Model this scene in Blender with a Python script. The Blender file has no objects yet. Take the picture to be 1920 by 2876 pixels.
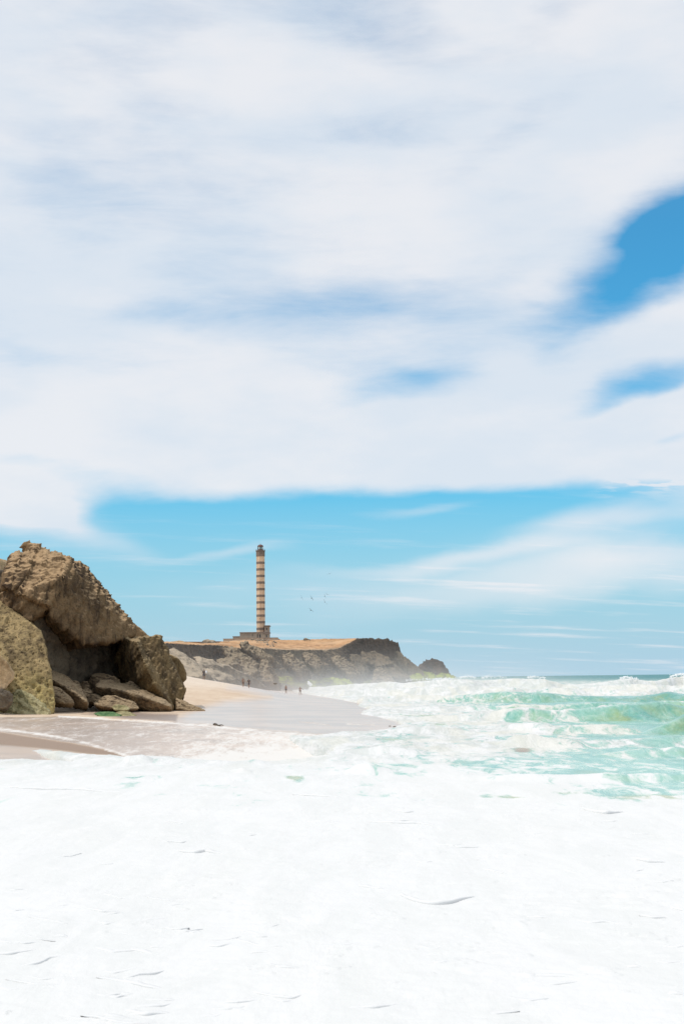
import bpy, bmesh, math, random
import numpy as np
from mathutils import Matrix, Vector

random.seed(7)
R = math.radians
S = bpy.context.scene
COL = S.collection

# ------------------------------------------------------------------ camera
CAM_H = 3.6
PITCH, ROLL = 6.66, -0.68
FPX = 2876 / 36.0 * 50.0
cd = bpy.data.cameras.new('camera')
cd.sensor_fit = 'VERTICAL'; cd.sensor_height = 36.0; cd.sensor_width = 24.0; cd.lens = 50.0
cd.clip_start = 0.5; cd.clip_end = 60000
cd.dof.use_dof = True; cd.dof.focus_distance = 220; cd.dof.aperture_fstop = 5.0
cam = bpy.data.objects.new('camera', cd); COL.objects.link(cam)
CM = Matrix.Rotation(R(90 + PITCH), 4, 'X') @ Matrix.Rotation(R(ROLL), 4, 'Z')
cam.matrix_world = Matrix.Translation((0, 0, CAM_H)) @ CM
S.camera = cam
CR = np.array(CM.to_3x3())

# ------------------------------------------------------------------ light
SUN_EL, SUN_AZ = 61.0, 247.0            # azimuth clockwise from +Y: left and a little behind the camera
sx, sy = math.sin(R(SUN_AZ)) * math.cos(R(SUN_EL)), math.cos(R(SUN_AZ)) * math.cos(R(SUN_EL))
sund = Vector((sx, sy, math.sin(R(SUN_EL))))
ld = bpy.data.lights.new('sun', 'SUN'); ld.energy = 2.6; ld.angle = R(0.6); ld.color = (1.0, 0.955, 0.88)
sun = bpy.data.objects.new('sun', ld); COL.objects.link(sun)
sun.rotation_euler = sund.to_track_quat('Z', 'Y').to_euler()

vs = S.view_settings
S.display_settings.display_device = 'sRGB'
vs.view_transform = 'Standard'; vs.look = 'None'; vs.exposure = -0.17; vs.gamma = 1.0; vs.use_curve_mapping = False
S.render.engine = 'CYCLES'
S.cycles.max_bounces = 6; S.cycles.diffuse_bounces = 3; S.cycles.glossy_bounces = 3
S.cycles.transmission_bounces = 3; S.cycles.volume_bounces = 1; S.cycles.transparent_max_bounces = 6
S.cycles.caustics_reflective = False; S.cycles.caustics_refractive = False
S.cycles.use_denoising = True
S.cycles.volume_step_rate = 1.0; S.cycles.volume_max_steps = 64


# ------------------------------------------------------------------ node helpers
class NT:
    def __init__(s, tree):
        s.t = tree; s.n = tree.nodes; s.l = tree.links; s.n.clear()

    def node(s, typ, **kw):
        n = s.n.new(typ)
        for k, v in kw.items(): setattr(n, k, v)
        return n

    def put(s, sock, v):
        if isinstance(v, bpy.types.NodeSocket): s.l.new(v, sock)
        elif v is not None: sock.default_value = v

    def math(s, op, a, b=None, c=None, clamp=False):
        n = s.node('ShaderNodeMath', operation=op, use_clamp=clamp)
        s.put(n.inputs[0], a); s.put(n.inputs[1], b)
        if c is not None: s.put(n.inputs[2], c)
        return n.outputs[0]

    def vmath(s, op, a, b=None, scale=None):
        n = s.node('ShaderNodeVectorMath', operation=op)
        s.put(n.inputs[0], a); s.put(n.inputs[1], b)
        if scale is not None: s.put(n.inputs['Scale'], scale)
        return n.outputs['Value'] if op in ('LENGTH', 'DOT_PRODUCT', 'DISTANCE') else n.outputs[0]

    def mapping(s, v, loc=(0, 0, 0), rot=(0, 0, 0), sc=(1, 1, 1), typ='POINT'):
        n = s.node('ShaderNodeMapping', vector_type=typ)
        s.put(n.inputs['Vector'], v)
        n.inputs['Location'].default_value = loc; n.inputs['Rotation'].default_value = rot; n.inputs['Scale'].default_value = sc
        return n.outputs[0]

    def noise(s, v, scale, detail=4, rough=0.55, dist=0.0, color=False):
        n = s.node('ShaderNodeTexNoise')
        s.put(n.inputs['Vector'], v)
        n.inputs['Scale'].default_value = scale; n.inputs['Detail'].default_value = detail
        n.inputs['Roughness'].default_value = rough; n.inputs['Distortion'].default_value = dist
        return n.outputs['Color'] if color else n.outputs['Fac']

    def voronoi(s, v, scale, feature='F1'):
        n = s.node('ShaderNodeTexVoronoi', feature=feature)
        s.put(n.inputs['Vector'], v); n.inputs['Scale'].default_value = scale
        return n.outputs['Distance']

    def rng(s, v, a, b, c=0.0, d=1.0, smooth=True):
        n = s.node('ShaderNodeMapRange', interpolation_type='SMOOTHSTEP' if smooth else 'LINEAR')
        if not smooth: n.clamp = True
        s.put(n.inputs['Value'], v)
        for k, x in zip(('From Min', 'From Max', 'To Min', 'To Max'), (a, b, c, d)): s.put(n.inputs[k], x)
        return n.outputs['Result']

    def mix(s, f, a, b, blend='MIX'):
        n = s.node('ShaderNodeMix', data_type='RGBA', blend_type=blend)
        s.put(n.inputs[0], f)
        s.put(n.inputs[6], a if isinstance(a, bpy.types.NodeSocket) or len(a) == 4 else (*a, 1))
        s.put(n.inputs[7], b if isinstance(b, bpy.types.NodeSocket) or len(b) == 4 else (*b, 1))
        return n.outputs[2]

    def attr(s, name):
        return s.node('ShaderNodeAttribute', attribute_name=name).outputs['Fac']

    def bump(s, h, strength, dist, normal=None):
        n = s.node('ShaderNodeBump')
        n.inputs['Strength'].default_value = strength; n.inputs['Distance'].default_value = dist
        s.put(n.inputs['Height'], h)
        if normal is not None: s.put(n.inputs['Normal'], normal)
        return n.outputs[0]


def material(name):
    m = bpy.data.materials.new(name); m.use_nodes = True
    t = NT(m.node_tree)
    out = t.node('ShaderNodeOutputMaterial')
    b = t.node('ShaderNodeBsdfPrincipled')
    t.l.new(b.outputs[0], out.inputs['Surface'])
    return m, t, b


# ------------------------------------------------------------------ sky: Nishita air with a sheet of cirrus and stratus
def view_dir(px, py):
    d = CR @ np.array([(px - 960) / FPX, (1438 - py) / FPX, -1.0])
    return d / np.linalg.norm(d)


def azel(px, py):
    d = view_dir(px, py)
    return math.atan2(d[0], d[1]), math.asin(d[2])


w = bpy.data.worlds.new('World'); S.world = w; w.use_nodes = True
t = NT(w.node_tree)
wo = t.node('ShaderNodeOutputWorld'); bg = t.node('ShaderNodeBackground'); t.l.new(bg.outputs[0], wo.inputs[0])
SKY_K = 0.10
bg.inputs['Strength'].default_value = SKY_K
sky = t.node('ShaderNodeTexSky', sky_type='NISHITA')
sky.sun_disc = False; sky.sun_elevation = R(SUN_EL); sky.sun_rotation = R(SUN_AZ)
sky.altitude = 0; sky.air_density = 1.0; sky.dust_density = 0.6; sky.ozone_density = 1.5
gen = t.node('ShaderNodeTexCoord').outputs['Generated']
sep = t.node('ShaderNodeSeparateXYZ'); t.l.new(gen, sep.inputs[0])
dx, dy, dz = sep.outputs
el = t.math('ARCSINE', t.math('MAXIMUM', dz, 0.0))
az = t.math('ARCTAN2', dx, dy)
ae = t.node('ShaderNodeCombineXYZ'); t.l.new(az, ae.inputs[0]); t.l.new(el, ae.inputs[1])
# flat cloud layer seen in perspective, for the streaks low down
zz = t.math('ADD', t.math('MAXIMUM', dz, 0.0), 0.10)
pl = t.node('ShaderNodeCombineXYZ')
t.l.new(t.math('DIVIDE', dx, zz), pl.inputs[0]); t.l.new(t.math('DIVIDE', dy, zz), pl.inputs[1])
plane = t.mapping(pl.outputs[0], loc=(3.1, 1.7, 0), rot=(0, 0, R(-16)))
drift_ = t.mapping(gen, loc=(1.3, 2.2, .4), rot=(0, R(16), 0), sc=(1.0, 1.0, 2.3))
warpn = t.vmath('SUBTRACT', t.noise(drift_, 4.5, 3, 0.5, color=True), (0.5, 0.5, 0.5))
aew = t.vmath('ADD', ae.outputs[0], t.vmath('MULTIPLY', warpn, (0.10, 0.05, 0.0)))
fine = t.vmath('SUBTRACT', t.noise(t.mapping(gen, rot=(0, R(20), 0), sc=(1.0, 1.0, 2.0)), 14, 5, 0.50, color=True), (0.5, 0.5, 0.5))
aew = t.vmath('ADD', aew, t.vmath('MULTIPLY', fine, (0.050, 0.018, 0.0)))
comb = t.noise(t.mapping(gen, rot=(0, R(17), 0), sc=(1.0, 1.0, 5.0)), 9, 7, 0.62, .3)


def blob(px, py, rx, ry, rot, k, soft=0.0):
    """soft ellipse on the sky: centre and radii from the photograph, fades k..0 outwards"""
    a, e = azel(px, py)
    v = t.mapping(aew, loc=(a, e, 0), rot=(0, 0, R(rot)), sc=(rx / FPX, ry / FPX, 1), typ='TEXTURE')
    return t.rng(t.vmath('LENGTH', v), soft, 1.0, k, 0.0)


cover = t.rng(t.noise(drift_, 5.2, 7, 0.50), 0.30, 0.68, 0.82, 1.26)
cover = t.math('ADD', cover, t.math('MULTIPLY', t.math('SUBTRACT', comb, .5), .72))
gaps = [  # px, py, rx, ry, rot, strength, core
    (1180, 1440, 1080, 120, 0, 1.30, .30), (600, 1450, 480, 130, -14, .8, .1), (1150, 1500, 1000, 130, 0, .6, .1),
    (2010, 600, 350, 190, 18, 1.0, .0), (1730, 830, 420, 170, 24, .80, .0), (1850, 720, 320, 230, 35, .60, .0), (1960, 640, 200, 120, 20, .25, .0),
    (1790, 1075, 360, 75, 10, .95, .0), (1080, 60, 380, 180, -10, .40, .0), (1560, 40, 260, 110, 20, .30, .0), (1930, 1225, 200, 60, 5, .5, .0),
    (980, 870, 400, 190, 6, .24, .0), (1420, 930, 420, 130, 14, .10, .0), (1430, 770, 420, 170, 20, .24, .0),
    (1960, 400, 260, 90, 25, .32, .0), (1150, 1090, 330, 70, 4, .42, .0),
    (560, 900, 500, 90, 5, .26, .0), (300, 1030, 500, 70, -4, .2, .0), (60, 1300, 480, 70, 3, .35, .0), (420, 260, 420, 130, -15, .2, .0), (1500, 350, 300, 90, 25, .25, .0)]
banks = [(30, 1410, 520, 120, -14, .50, .0), (1920, 1330, 300, 50, 6, .35, .0), (760, 1240, 1500, 110, 0, .45, .2),
         (1890, 1150, 380, 90, 10, .6, .2), (1840, 905, 340, 60, 16, .4, .1), (1250, 1180, 800, 60, 4, .3, .0)]
for g in gaps: cover = t.math('SUBTRACT', cover, blob(*g))
for g in banks: cover = t.math('ADD', cover, blob(*g))
low = t.rng(el, R(3.2), R(8.3), 1.0, 0.0)              # below the main bank the sky is open: thin streaks only
cover = t.math('SUBTRACT', cover, t.math('MULTIPLY', low, 1.75))
streakn = t.noise(t.mapping(plane, rot=(0, 0, R(8)), sc=(0.5, 1.6, 1)), 2.2, 6, 0.62)
wisp = t.math('MULTIPLY', t.rng(streakn, 0.50, 0.74, 0.0, 0.60), t.rng(el, R(1.0), R(8.5), 1.0, 0.15))
ripn = t.noise(t.mapping(plane, rot=(0, 0, R(20)), sc=(3.0, 5.0, 1)), 3.2, 3, 0.5)
rip = t.math('MULTIPLY', t.rng(ripn, 0.45, 0.62, 0.0, 1.0), blob(1890, 1360, 220, 60, 8, .7, .2))
lens = [(110, 1450, 430, 130, -14, .50, .0), (690, 1540, 240, 26, 3, .42, .0), (1300, 1560, 560, 34, 3, .55, .0), (1740, 1475, 420, 70, 8, .75, .0), (1750, 1600, 700, 110, 2, .5, .0), (1900, 1540, 500, 60, 4, .4, .0), (1150, 1640, 900, 90, 0, .28, .0), (1600, 1600, 1000, 120, 0, .22, .0), (250, 1500, 330, 60, -12, .3, .0), (1180, 1420, 240, 22, 4, .30, .0)]
den = t.rng(cover, -0.08, 1.12, 0.0, 1.0)
den = t.math('MAXIMUM', den, t.rng(el, R(7.5), R(12), 0.0, 0.05))
den = t.math('MAXIMUM', den, wisp)
for g in lens: den = t.math('ADD', den, blob(*g))
dens = t.math('ADD', den, rip, clamp=True)
dens = t.math('MULTIPLY', dens, 0.95)
shade = t.noise(t.mapping(gen, loc=(4.3, 1.1, 0), rot=(0, R(12), 0), sc=(1, 1, 2.6)), 6.0, 7, 0.55)
ccol = t.mix(t.rng(shade, 0.34, 0.64), (0.835, 0.905, 0.99), (0.965, 0.975, 1.01))
ccol = t.vmath('SCALE', ccol, scale=1.0 / SKY_K)
air = t.mix(1.0, sky.outputs[0], (0.22, 1.32, 1.66, 1), 'MULTIPLY')      # clear dry desert-coast blue
hz = t.rng(el, R(0.0), R(7.8), 1.0, 0.0, False)
air = t.mix(t.math('MULTIPLY', t.math('POWER', hz, 0.55), 1.0, clamp=True), air, tuple(c / SKY_K for c in (0.50, 0.725, 0.88)) + (1,))
skyc = t.mix(dens, air, ccol)
t.l.new(skyc, bg.inputs['Color'])


# ------------------------------------------------------------------ photograph <-> place
def horizon(px): return 1904.6 - 0.0119 * (px - 960)


def P(px, py, Y):
    """world point whose distance along +Y is Y"""
    d = CR @ np.array([(px - 960) / FPX, (1438 - py) / FPX, -1.0])
    k = Y / d[1]
    return np.array([d[0] * k, Y, CAM_H + d[2] * k])


def G(px, py, z=0.0):
    d = CR @ np.array([(px - 960) / FPX, (1438 - py) / FPX, -1.0])
    k = (z - CAM_H) / d[2]
    return np.array([d[0] * k, d[1] * k])


def project(X, Y, Z):
    q = np.stack([X, Y, Z - CAM_H], -1) @ CR
    return 960 + FPX * q[..., 0] / -q[..., 2], 1438 - FPX * q[..., 1] / -q[..., 2]


# ------------------------------------------------------------------ noise in numpy
_rs = np.random.RandomState(11)
_perm = np.concatenate([_rs.permutation(256)] * 3).astype(np.int32)
_grad = _rs.normal(size=(256, 3)); _grad /= np.linalg.norm(_grad, axis=1)[:, None]
_grad = _grad.astype(np.float32)


def perlin(p):
    p = p.astype(np.float32)
    i = np.floor(p).astype(np.int32); f = p - i; i &= 255
    u = f * f * f * (f * (f * 6 - 15) + 10)
    res = np.zeros(len(p), np.float32)
    for cx in (0, 1):
        wx = u[:, 0] if cx else 1 - u[:, 0]
        a = _perm[i[:, 0] + cx]
        for cy in (0, 1):
            wy = u[:, 1] if cy else 1 - u[:, 1]
            b = _perm[a + i[:, 1] + cy]
            for cz in (0, 1):
                wz = u[:, 2] if cz else 1 - u[:, 2]
                g = _grad[_perm[b + i[:, 2] + cz]]
                d = g[:, 0] * (f[:, 0] - cx) + g[:, 1] * (f[:, 1] - cy) + g[:, 2] * (f[:, 2] - cz)
                res += wx * wy * wz * d
    return res * 1.6


def fbm(p, octv=4, gain=0.5, lac=2.03):
    r = 0; a = 1.0; s = 0
    for k in range(octv):
        r = r + a * perlin(p * (lac ** k) + 17.3 * k); s += a; a *= gain
    return r / s


def ridged(p, octv=4, gain=0.5):
    r = 0; a = 1.0; s = 0
    for k in range(octv):
        r = r + a * (1 - 2 * np.abs(perlin(p * (2.03 ** k) + 9.1 * k))); s += a; a *= gain
    return r / s


def worley(p):
    i = np.floor(p).astype(np.int32); best = np.full(len(p), 9.0, np.float32)
    for cx in (-1, 0, 1):
        for cy in (-1, 0, 1):
            for cz in (-1, 0, 1):
                c = i + (cx, cy, cz)
                h = _perm[(_perm[(_perm[c[:, 0] & 255] + (c[:, 1] & 255)) & 255] + (c[:, 2] & 255)) & 255]
                q = c + 0.5 + 0.42 * _grad[h]
                best = np.minimum(best, np.sum((q - p) ** 2, 1))
    return np.sqrt(best)


def facets(p, seed=0):
    """broken planes: every cell of the rock tilts its own way"""
    p = p + seed * 1.37
    i = np.floor(p).astype(np.int32); best = np.full(len(p), 9.0, np.float32); out = np.zeros(len(p), np.float32)
    for cx in (-1, 0, 1):
        for cy in (-1, 0, 1):
            for cz in (-1, 0, 1):
                c = i + (cx, cy, cz)
                h = _perm[(_perm[(_perm[c[:, 0] & 255] + (c[:, 1] & 255)) & 255] + (c[:, 2] & 255)) & 255]
                q = p - (c + 0.5 + 0.42 * _grad[h]); dd = np.sum(q * q, 1); m_ = dd < best
                best = np.where(m_, dd, best)
                g = _grad[(h + 97) & 255]
                out = np.where(m_, np.sum(q * g, 1) + .35 * g[:, 0], out)
    return out


def sst(x, a, b):
    u = np.clip((x - a) / (b - a), 0, 1); return u * u * (3 - 2 * u)


# ------------------------------------------------------------------ object helpers
def tag(o, label=None, cat=None, group=None, kind=None):
    if label: o['label'] = label
    if cat: o['category'] = cat
    if group: o['group'] = group
    if kind: o['kind'] = kind
    elif cat: o['kind'] = 'thing'
    return o


def link(name, me, mat=None, parent=None):
    o = bpy.data.objects.new(name, me); COL.objects.link(o)
    if mat is not None and not me.materials: me.materials.append(mat)
    if parent is not None: o.parent = parent
    return o


def empty(name, loc, rz=0.0):
    o = bpy.data.objects.new(name, None); COL.objects.link(o); o.location = loc; o.rotation_euler.z = rz
    o.empty_display_size = 0.5
    return o


def np_mesh(name, V, F, smooth=True, attrs=None):
    me = bpy.data.meshes.new(name)
    V = np.asarray(V, np.float32); F = np.asarray(F, np.int32); k = F.shape[1]
    me.vertices.add(len(V)); me.vertices.foreach_set('co', V.ravel())
    me.loops.add(F.size); me.loops.foreach_set('vertex_index', F.ravel())
    me.polygons.add(len(F)); me.polygons.foreach_set('loop_start', np.arange(0, F.size, k, dtype=np.int32))
    me.polygons.foreach_set('use_smooth', np.full(len(F), smooth))
    me.update(calc_edges=True)
    for n, a in (attrs or {}).items():
        at = me.attributes.new(n, 'FLOAT', 'POINT'); at.data.foreach_set('value', np.asarray(a, np.float32).ravel())
    return me


def grid_faces(nr, nc, flip=False):
    a = np.arange(nr * nc).reshape(nr, nc)
    q = np.stack([a[:-1, :-1], a[:-1, 1:], a[1:, 1:], a[1:, :-1]], -1).reshape(-1, 4)
    return q[:, ::-1] if flip else q


def bm_mesh(name, bm, smooth=False):
    me = bpy.data.meshes.new(name); bm.normal_update(); bm.to_mesh(me); bm.free()
    if smooth: me.polygons.foreach_set('use_smooth', np.full(len(me.polygons), True))
    return me


def add_box(bm, x0, x1, y0, y1, z0, z1):
    v = [bm.verts.new(c) for c in ((x0, y0, z0), (x1, y0, z0), (x1, y1, z0), (x0, y1, z0), (x0, y0, z1), (x1, y0, z1), (x1, y1, z1), (x0, y1, z1))]
    for f in ((0, 3, 2, 1), (4, 5, 6, 7), (0, 1, 5, 4), (1, 2, 6, 5), (2, 3, 7, 6), (3, 0, 4, 7)):
        bm.faces.new([v[k] for k in f])
    return v


def add_prism(bm, n, rings, rot=0.0, cap=True):
    """stack of n-gons: rings = [(radius, z)]"""
    rs = []
    for r, z in rings:
        rs.append([bm.verts.new((r * math.cos(rot + 2 * math.pi * k / n), r * math.sin(rot + 2 * math.pi * k / n), z)) for k in range(n)])
    for a, b in zip(rs, rs[1:]):
        for k in range(n):
            bm.faces.new((a[k], a[(k + 1) % n], b[(k + 1) % n], b[k]))
    if cap:
        bm.faces.new(rs[0][::-1]); bm.faces.new(rs[-1])


# ------------------------------------------------------------------ beach
_XW = np.array([[0, -60], [14, -40], [40, -30], [62, -22], [76, -14], [91, -4], [111, 4.3], [135, 5], [161, 2.6], [200, .8], [252, -2.2], [300, -6], [350, -10], [420, -17], [520, -24], [700, -34]])


def waterline(Y): return np.interp(Y, _XW[:, 0], _XW[:, 1])


def beach_z(X, Y):
    s = waterline(Y) - X
    flat = np.where(s > 0, 0.016 * s, 0.05 * s)
    flat = flat + 0.10 * np.clip(s - 36, 0, 60)
    steep = np.where(s > 0, 0.090 * s + 0.10 * np.clip(s - 8, 0, 60), 0.07 * s)
    z = flat + (steep - flat) * sst(Y, 165, 250)
    return np.clip(z, -2.5, 9.0)


def seg_dist(px, py, pts):
    """distance to an open line, signed + above it in the picture, and the parameter along"""
    best = np.full(px.shape, 1e9); par = np.zeros(px.shape); sgn = np.ones(px.shape)
    n = len(pts) - 1
    for k in range(n):
        (x0, y0), (x1, y1) = pts[k], pts[k + 1]
        ex, ey = x1 - x0, y1 - y0
        u = np.clip(((px - x0) * ex + (py - y0) * ey) / (ex * ex + ey * ey), 0, 1)
        qx, qy = px - x0 - u * ex, py - y0 - u * ey
        d = np.hypot(qx, qy); m = d < best
        best = np.where(m, d, best); par = np.where(m, (k + u) / n, par); sgn = np.where(m, np.sign(ex * qy - ey * qx), sgn)
    return best, par, sgn


def in_poly(px, py, poly):
    c = np.zeros(px.shape, bool); n = len(poly)
    for k in range(n):
        (x0, y0), (x1, y1) = poly[k], poly[(k + 1) % n]
        if y0 == y1: continue
        c ^= ((y0 > py) != (y1 > py)) & (px < (x1 - x0) * (py - y0) / (y1 - y0) + x0)
    return c


def poly_soft(px, py, poly, soft):
    d, _, _ = seg_dist(px, py, list(poly) + [poly[0]])
    return sst(np.where(in_poly(px, py, poly), d, -d), -soft, soft)


ys = np.concatenate([np.linspace(-10, 50, 20), np.arange(50.4, 360, 0.5), np.linspace(361, 700, 120)])
sl = np.concatenate([np.linspace(-2.2, -.30, 40), np.linspace(-.295, .14, 420), np.linspace(.15, .4, 10)])
xs_n = len(sl)
YY = np.repeat(ys[:, None], xs_n, 1)
XX = sl[None, :] * np.maximum(np.abs(YY), 60)
X, Y = XX.ravel(), YY.ravel()
Z = beach_z(X, Y)
pn = np.stack([X, Y, 0 * X], -1)
Z = Z + 0.05 * fbm(pn * (.05, .02, 1), 3) * sst(waterline(Y) - X, 2, 20) + 0.25 * fbm(pn * .03, 3) * sst(waterline(Y) - X, 15, 35)
Z = Z + 0.03 * fbm(pn * .6, 3) * sst(waterline(Y) - X, 12, 30)
qx, qy = project(X, np.maximum(Y, 20), Z)
nz = fbm(pn * (.35, .08, 1), 4)
wy = nz * 9
# wet, mirror-like lobe
wet = poly_soft(qx, qy + wy * .6, [(470, 2040), (495, 2014), (560, 1990), (640, 1968), (760, 1958), (700, 1945), (640, 1932), (700, 1922), (860, 1935), (960, 1952), (1160, 2030), (1130, 2070), (800, 2075), (560, 2060)], 15)
wet = np.maximum(wet, poly_soft(qx, qy + wy * .3, [(380, 2004), (500, 2008), (500, 2026), (400, 2022), (250, 2004)], 4) * .8)
dark = poly_soft(qx, qy + wy * .3, [(370, 2000), (500, 2006), (496, 2027), (380, 2020), (230, 2006)], 5)  # reflection of the near rocks painted as a brown patch on the sand
# foam film
film = poly_soft(qx, qy + wy * .3, [(-400, 2025), (60, 2013), (170, 2011), (300, 2020), (490, 2032), (700, 2052), (900, 2064), (1200, 2072), (1200, 2300), (-400, 2300)], 5) * (.30 + .37 * sst(qx, 300, 900) + .35 * sst(qy, 2085, 2135) * sst(qx, 330, 700))
bandd = poly_soft(qx, qy + wy * .25, [(-400, 2030), (0, 2056), (100, 2072), (200, 2086), (300, 2106), (366, 2126), (240, 2116), (100, 2100), (0, 2094), (-400, 2070)], 4)
gray = poly_soft(qx, qy + wy * .2, [(-400, 2070), (0, 2092), (110, 2101), (260, 2120), (380, 2132), (300, 2180), (-400, 2180)], 4)
film = film * (1 - bandd * .88) * (1 - gray * .9)
dark = np.maximum(dark, bandd)
dark = np.maximum(dark, .42 * sst(film, .1, .3) * (1 - sst(qx, 350, 950)) * (.8 + .5 * nz))
wet = np.maximum(np.maximum(wet, gray), film > .2)
for pts, wd, k in (([(0, 2047), (110, 2062), (220, 2080), (285, 2099), (370, 2128)], 5, .9), ([(165, 2012), (300, 2020), (490, 2031), (640, 2045), (820, 2062), (1000, 2066)], 4, .9),
                   ([(560, 2031), (640, 2041), (760, 2052), (860, 2058)], 2.0, .55), ([(150, 2030), (300, 2040), (500, 2052), (800, 2080)], 5, .4), ([(-60, 2030), (60, 2024), (200, 2034), (420, 2060), (700, 2090)], 4, .35),
                   ([(840, 2028), (890, 2032), (925, 2036)], 1.6, .7), ([(975, 2034), (1050, 2036)], 1.6, .7)):
    d, u, sg = seg_dist(qx, qy + wy * .35, pts)
    film = np.maximum(film, k * (1 - sst(d, 0, wd * 2)) * (.7 + .3 * nz))
pale = poly_soft(qx, qy, [(480, 1880), (700, 1900), (860, 1925), (800, 1950), (650, 1935), (480, 1925)], 14)
beach_me = np_mesh('beach', np.stack([X, Y, Z], -1), grid_faces(len(ys), xs_n), True, {'wet': wet, 'film': np.clip(film, 0, 1), 'dark': dark, 'pale': pale})
m, t, b = material('sand')
pos = t.node('ShaderNodeTexCoord').outputs['Object']
n1 = t.noise(pos, 0.15, 5, .6); n2 = t.noise(t.mapping(pos, sc=(.6, .12, 1)), 1.2, 4, .6); n3 = t.noise(pos, 9, 3, .7)
sc1 = t.mix(t.rng(n1, .3, .7), (.56, .42, .30), (.66, .53, .40))
sc1 = t.mix(t.rng(n2, .35, .7, 0, .5), sc1, (.52, .37, .25))
sc1 = t.mix(t.math('MULTIPLY', t.attr('pale'), .55), sc1, (.72, .62, .52))
wetc = t.mix(t.rng(n1, .4, .6), (.54, .44, .365), (.66, .52, .42))
c = t.mix(t.attr('wet'), sc1, wetc)
c = t.mix(t.attr('dark'), c, t.mix(n3, (.24, .165, .12), (.34, .25, .19)))
spk = t.math('ADD', t.noise(t.mapping(pos, rot=(0, 0, R(5)), sc=(.62, .14, 1)), 1.6, 8, .74, .6), t.math('MULTIPLY', t.math('SUBTRACT', t.noise(t.mapping(pos, sc=(1.0, .16, 1)), 5, 3, .7), .5), .5))
fm = t.rng(t.math('ADD', t.attr('film'), t.math('MULTIPLY', t.math('SUBTRACT', spk, .5), 1.7)), .24, .80)
fm = t.math('MULTIPLY', fm, t.rng(t.attr('film'), .02, .15))
c = t.mix(t.math('MULTIPLY', fm, .90), c, (.745, .72, .685))
t.l.new(c, b.inputs['Base Color'])
ro = t.math('ADD', t.math('MULTIPLY', t.attr('wet'), -.56), .9)
ro = t.math('ADD', ro, t.math('MULTIPLY', fm, .45), clamp=True)
t.l.new(ro, b.inputs['Roughness'])
t.l.new(t.math('MULTIPLY', t.attr('wet'), t.rng(t.attr('film'), .1, .4, .60, .10)), b.inputs['Coat Weight']); b.inputs['Coat Roughness'].default_value = .30
t.l.new(t.bump(t.noise(t.mapping(pos, sc=(1, .5, 1)), 1.5, 5, .6), .25, .06), b.inputs['Normal'])
beach = tag(link('beach', beach_me, m), 'pale sand beach sloping down from the rocks to the surf, wet and mirror-like at the edge', kind='structure')

# ------------------------------------------------------------------ sea
ysea = np.concatenate([1 / np.linspace(1 / 9.0, 1 / 55.0, 860), np.arange(55.4, 215, 0.36), np.arange(215.6, 370, .7), np.arange(371.5, 700, 2.5), np.geomspace(705, 30000, 70)])
slx = np.concatenate([np.linspace(-2.4, -.27, 30), np.linspace(-.266, .275, 520), np.linspace(.285, 2.4, 30)])
YY = np.repeat(ysea[:, None], len(slx), 1); XX = slx[None, :] * YY
X, Y = XX.ravel(), YY.ravel()
gx, gy = project(X, Y, np.zeros_like(X))        # where the still surface would lie
pn = np.stack([X, Y, 0 * X], -1)
nA = fbm(pn * .22, 5, .55); nB = fbm(pn * (.5, .35, 1) + 31, 5, .55); nC = fbm(pn * .06 + 5, 3)

# where there is water at all (it dips under the sand elsewhere)
WATER = [(-900, 2128), (-200, 2131), (0, 2133), (100, 2135), (204, 2140), (150, 2128), (72, 2108), (120, 2106), (180, 2113), (250, 2121), (330, 2125), (370, 2129), (430, 2126), (520, 2130), (640, 2138), (760, 2139),
         (860, 2130), (940, 2112), (880, 2094), (820, 2078), (800, 2066), (880, 2068), (930, 2063), (975, 2056), (1040, 2053), (1094, 2049), (1124, 2038), (1100, 2026), (1055, 2016),
         (1008, 2009), (1020, 2000), (1036, 1993), (1000, 1984), (1012, 1975), (935, 1962), (860, 1952), (835, 1948), (822, 1940), (816, 1926), (830, 1912), (800, 1908), (700, 1907.5), (-900, 1926), (-900, 1800), (2600, 1800), (2600, 40000), (-4000, 40000), (-4000, 2128)]
wgx = gx + nB * 26; wgy = gy + nB * np.clip((gy - 1900) * .035, .5, 7) + fbm(pn * 1.3, 3) * np.clip((gy - 1900) * .012, .1, 3)
d, _, _ = seg_dist(wgx, wgy * 1.0, WATER[:45])
inside = in_poly(wgx, wgy, WATER)
sd = np.where(inside, d, -d)
wmask = sst(sd, -1.6, 3.0)

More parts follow.
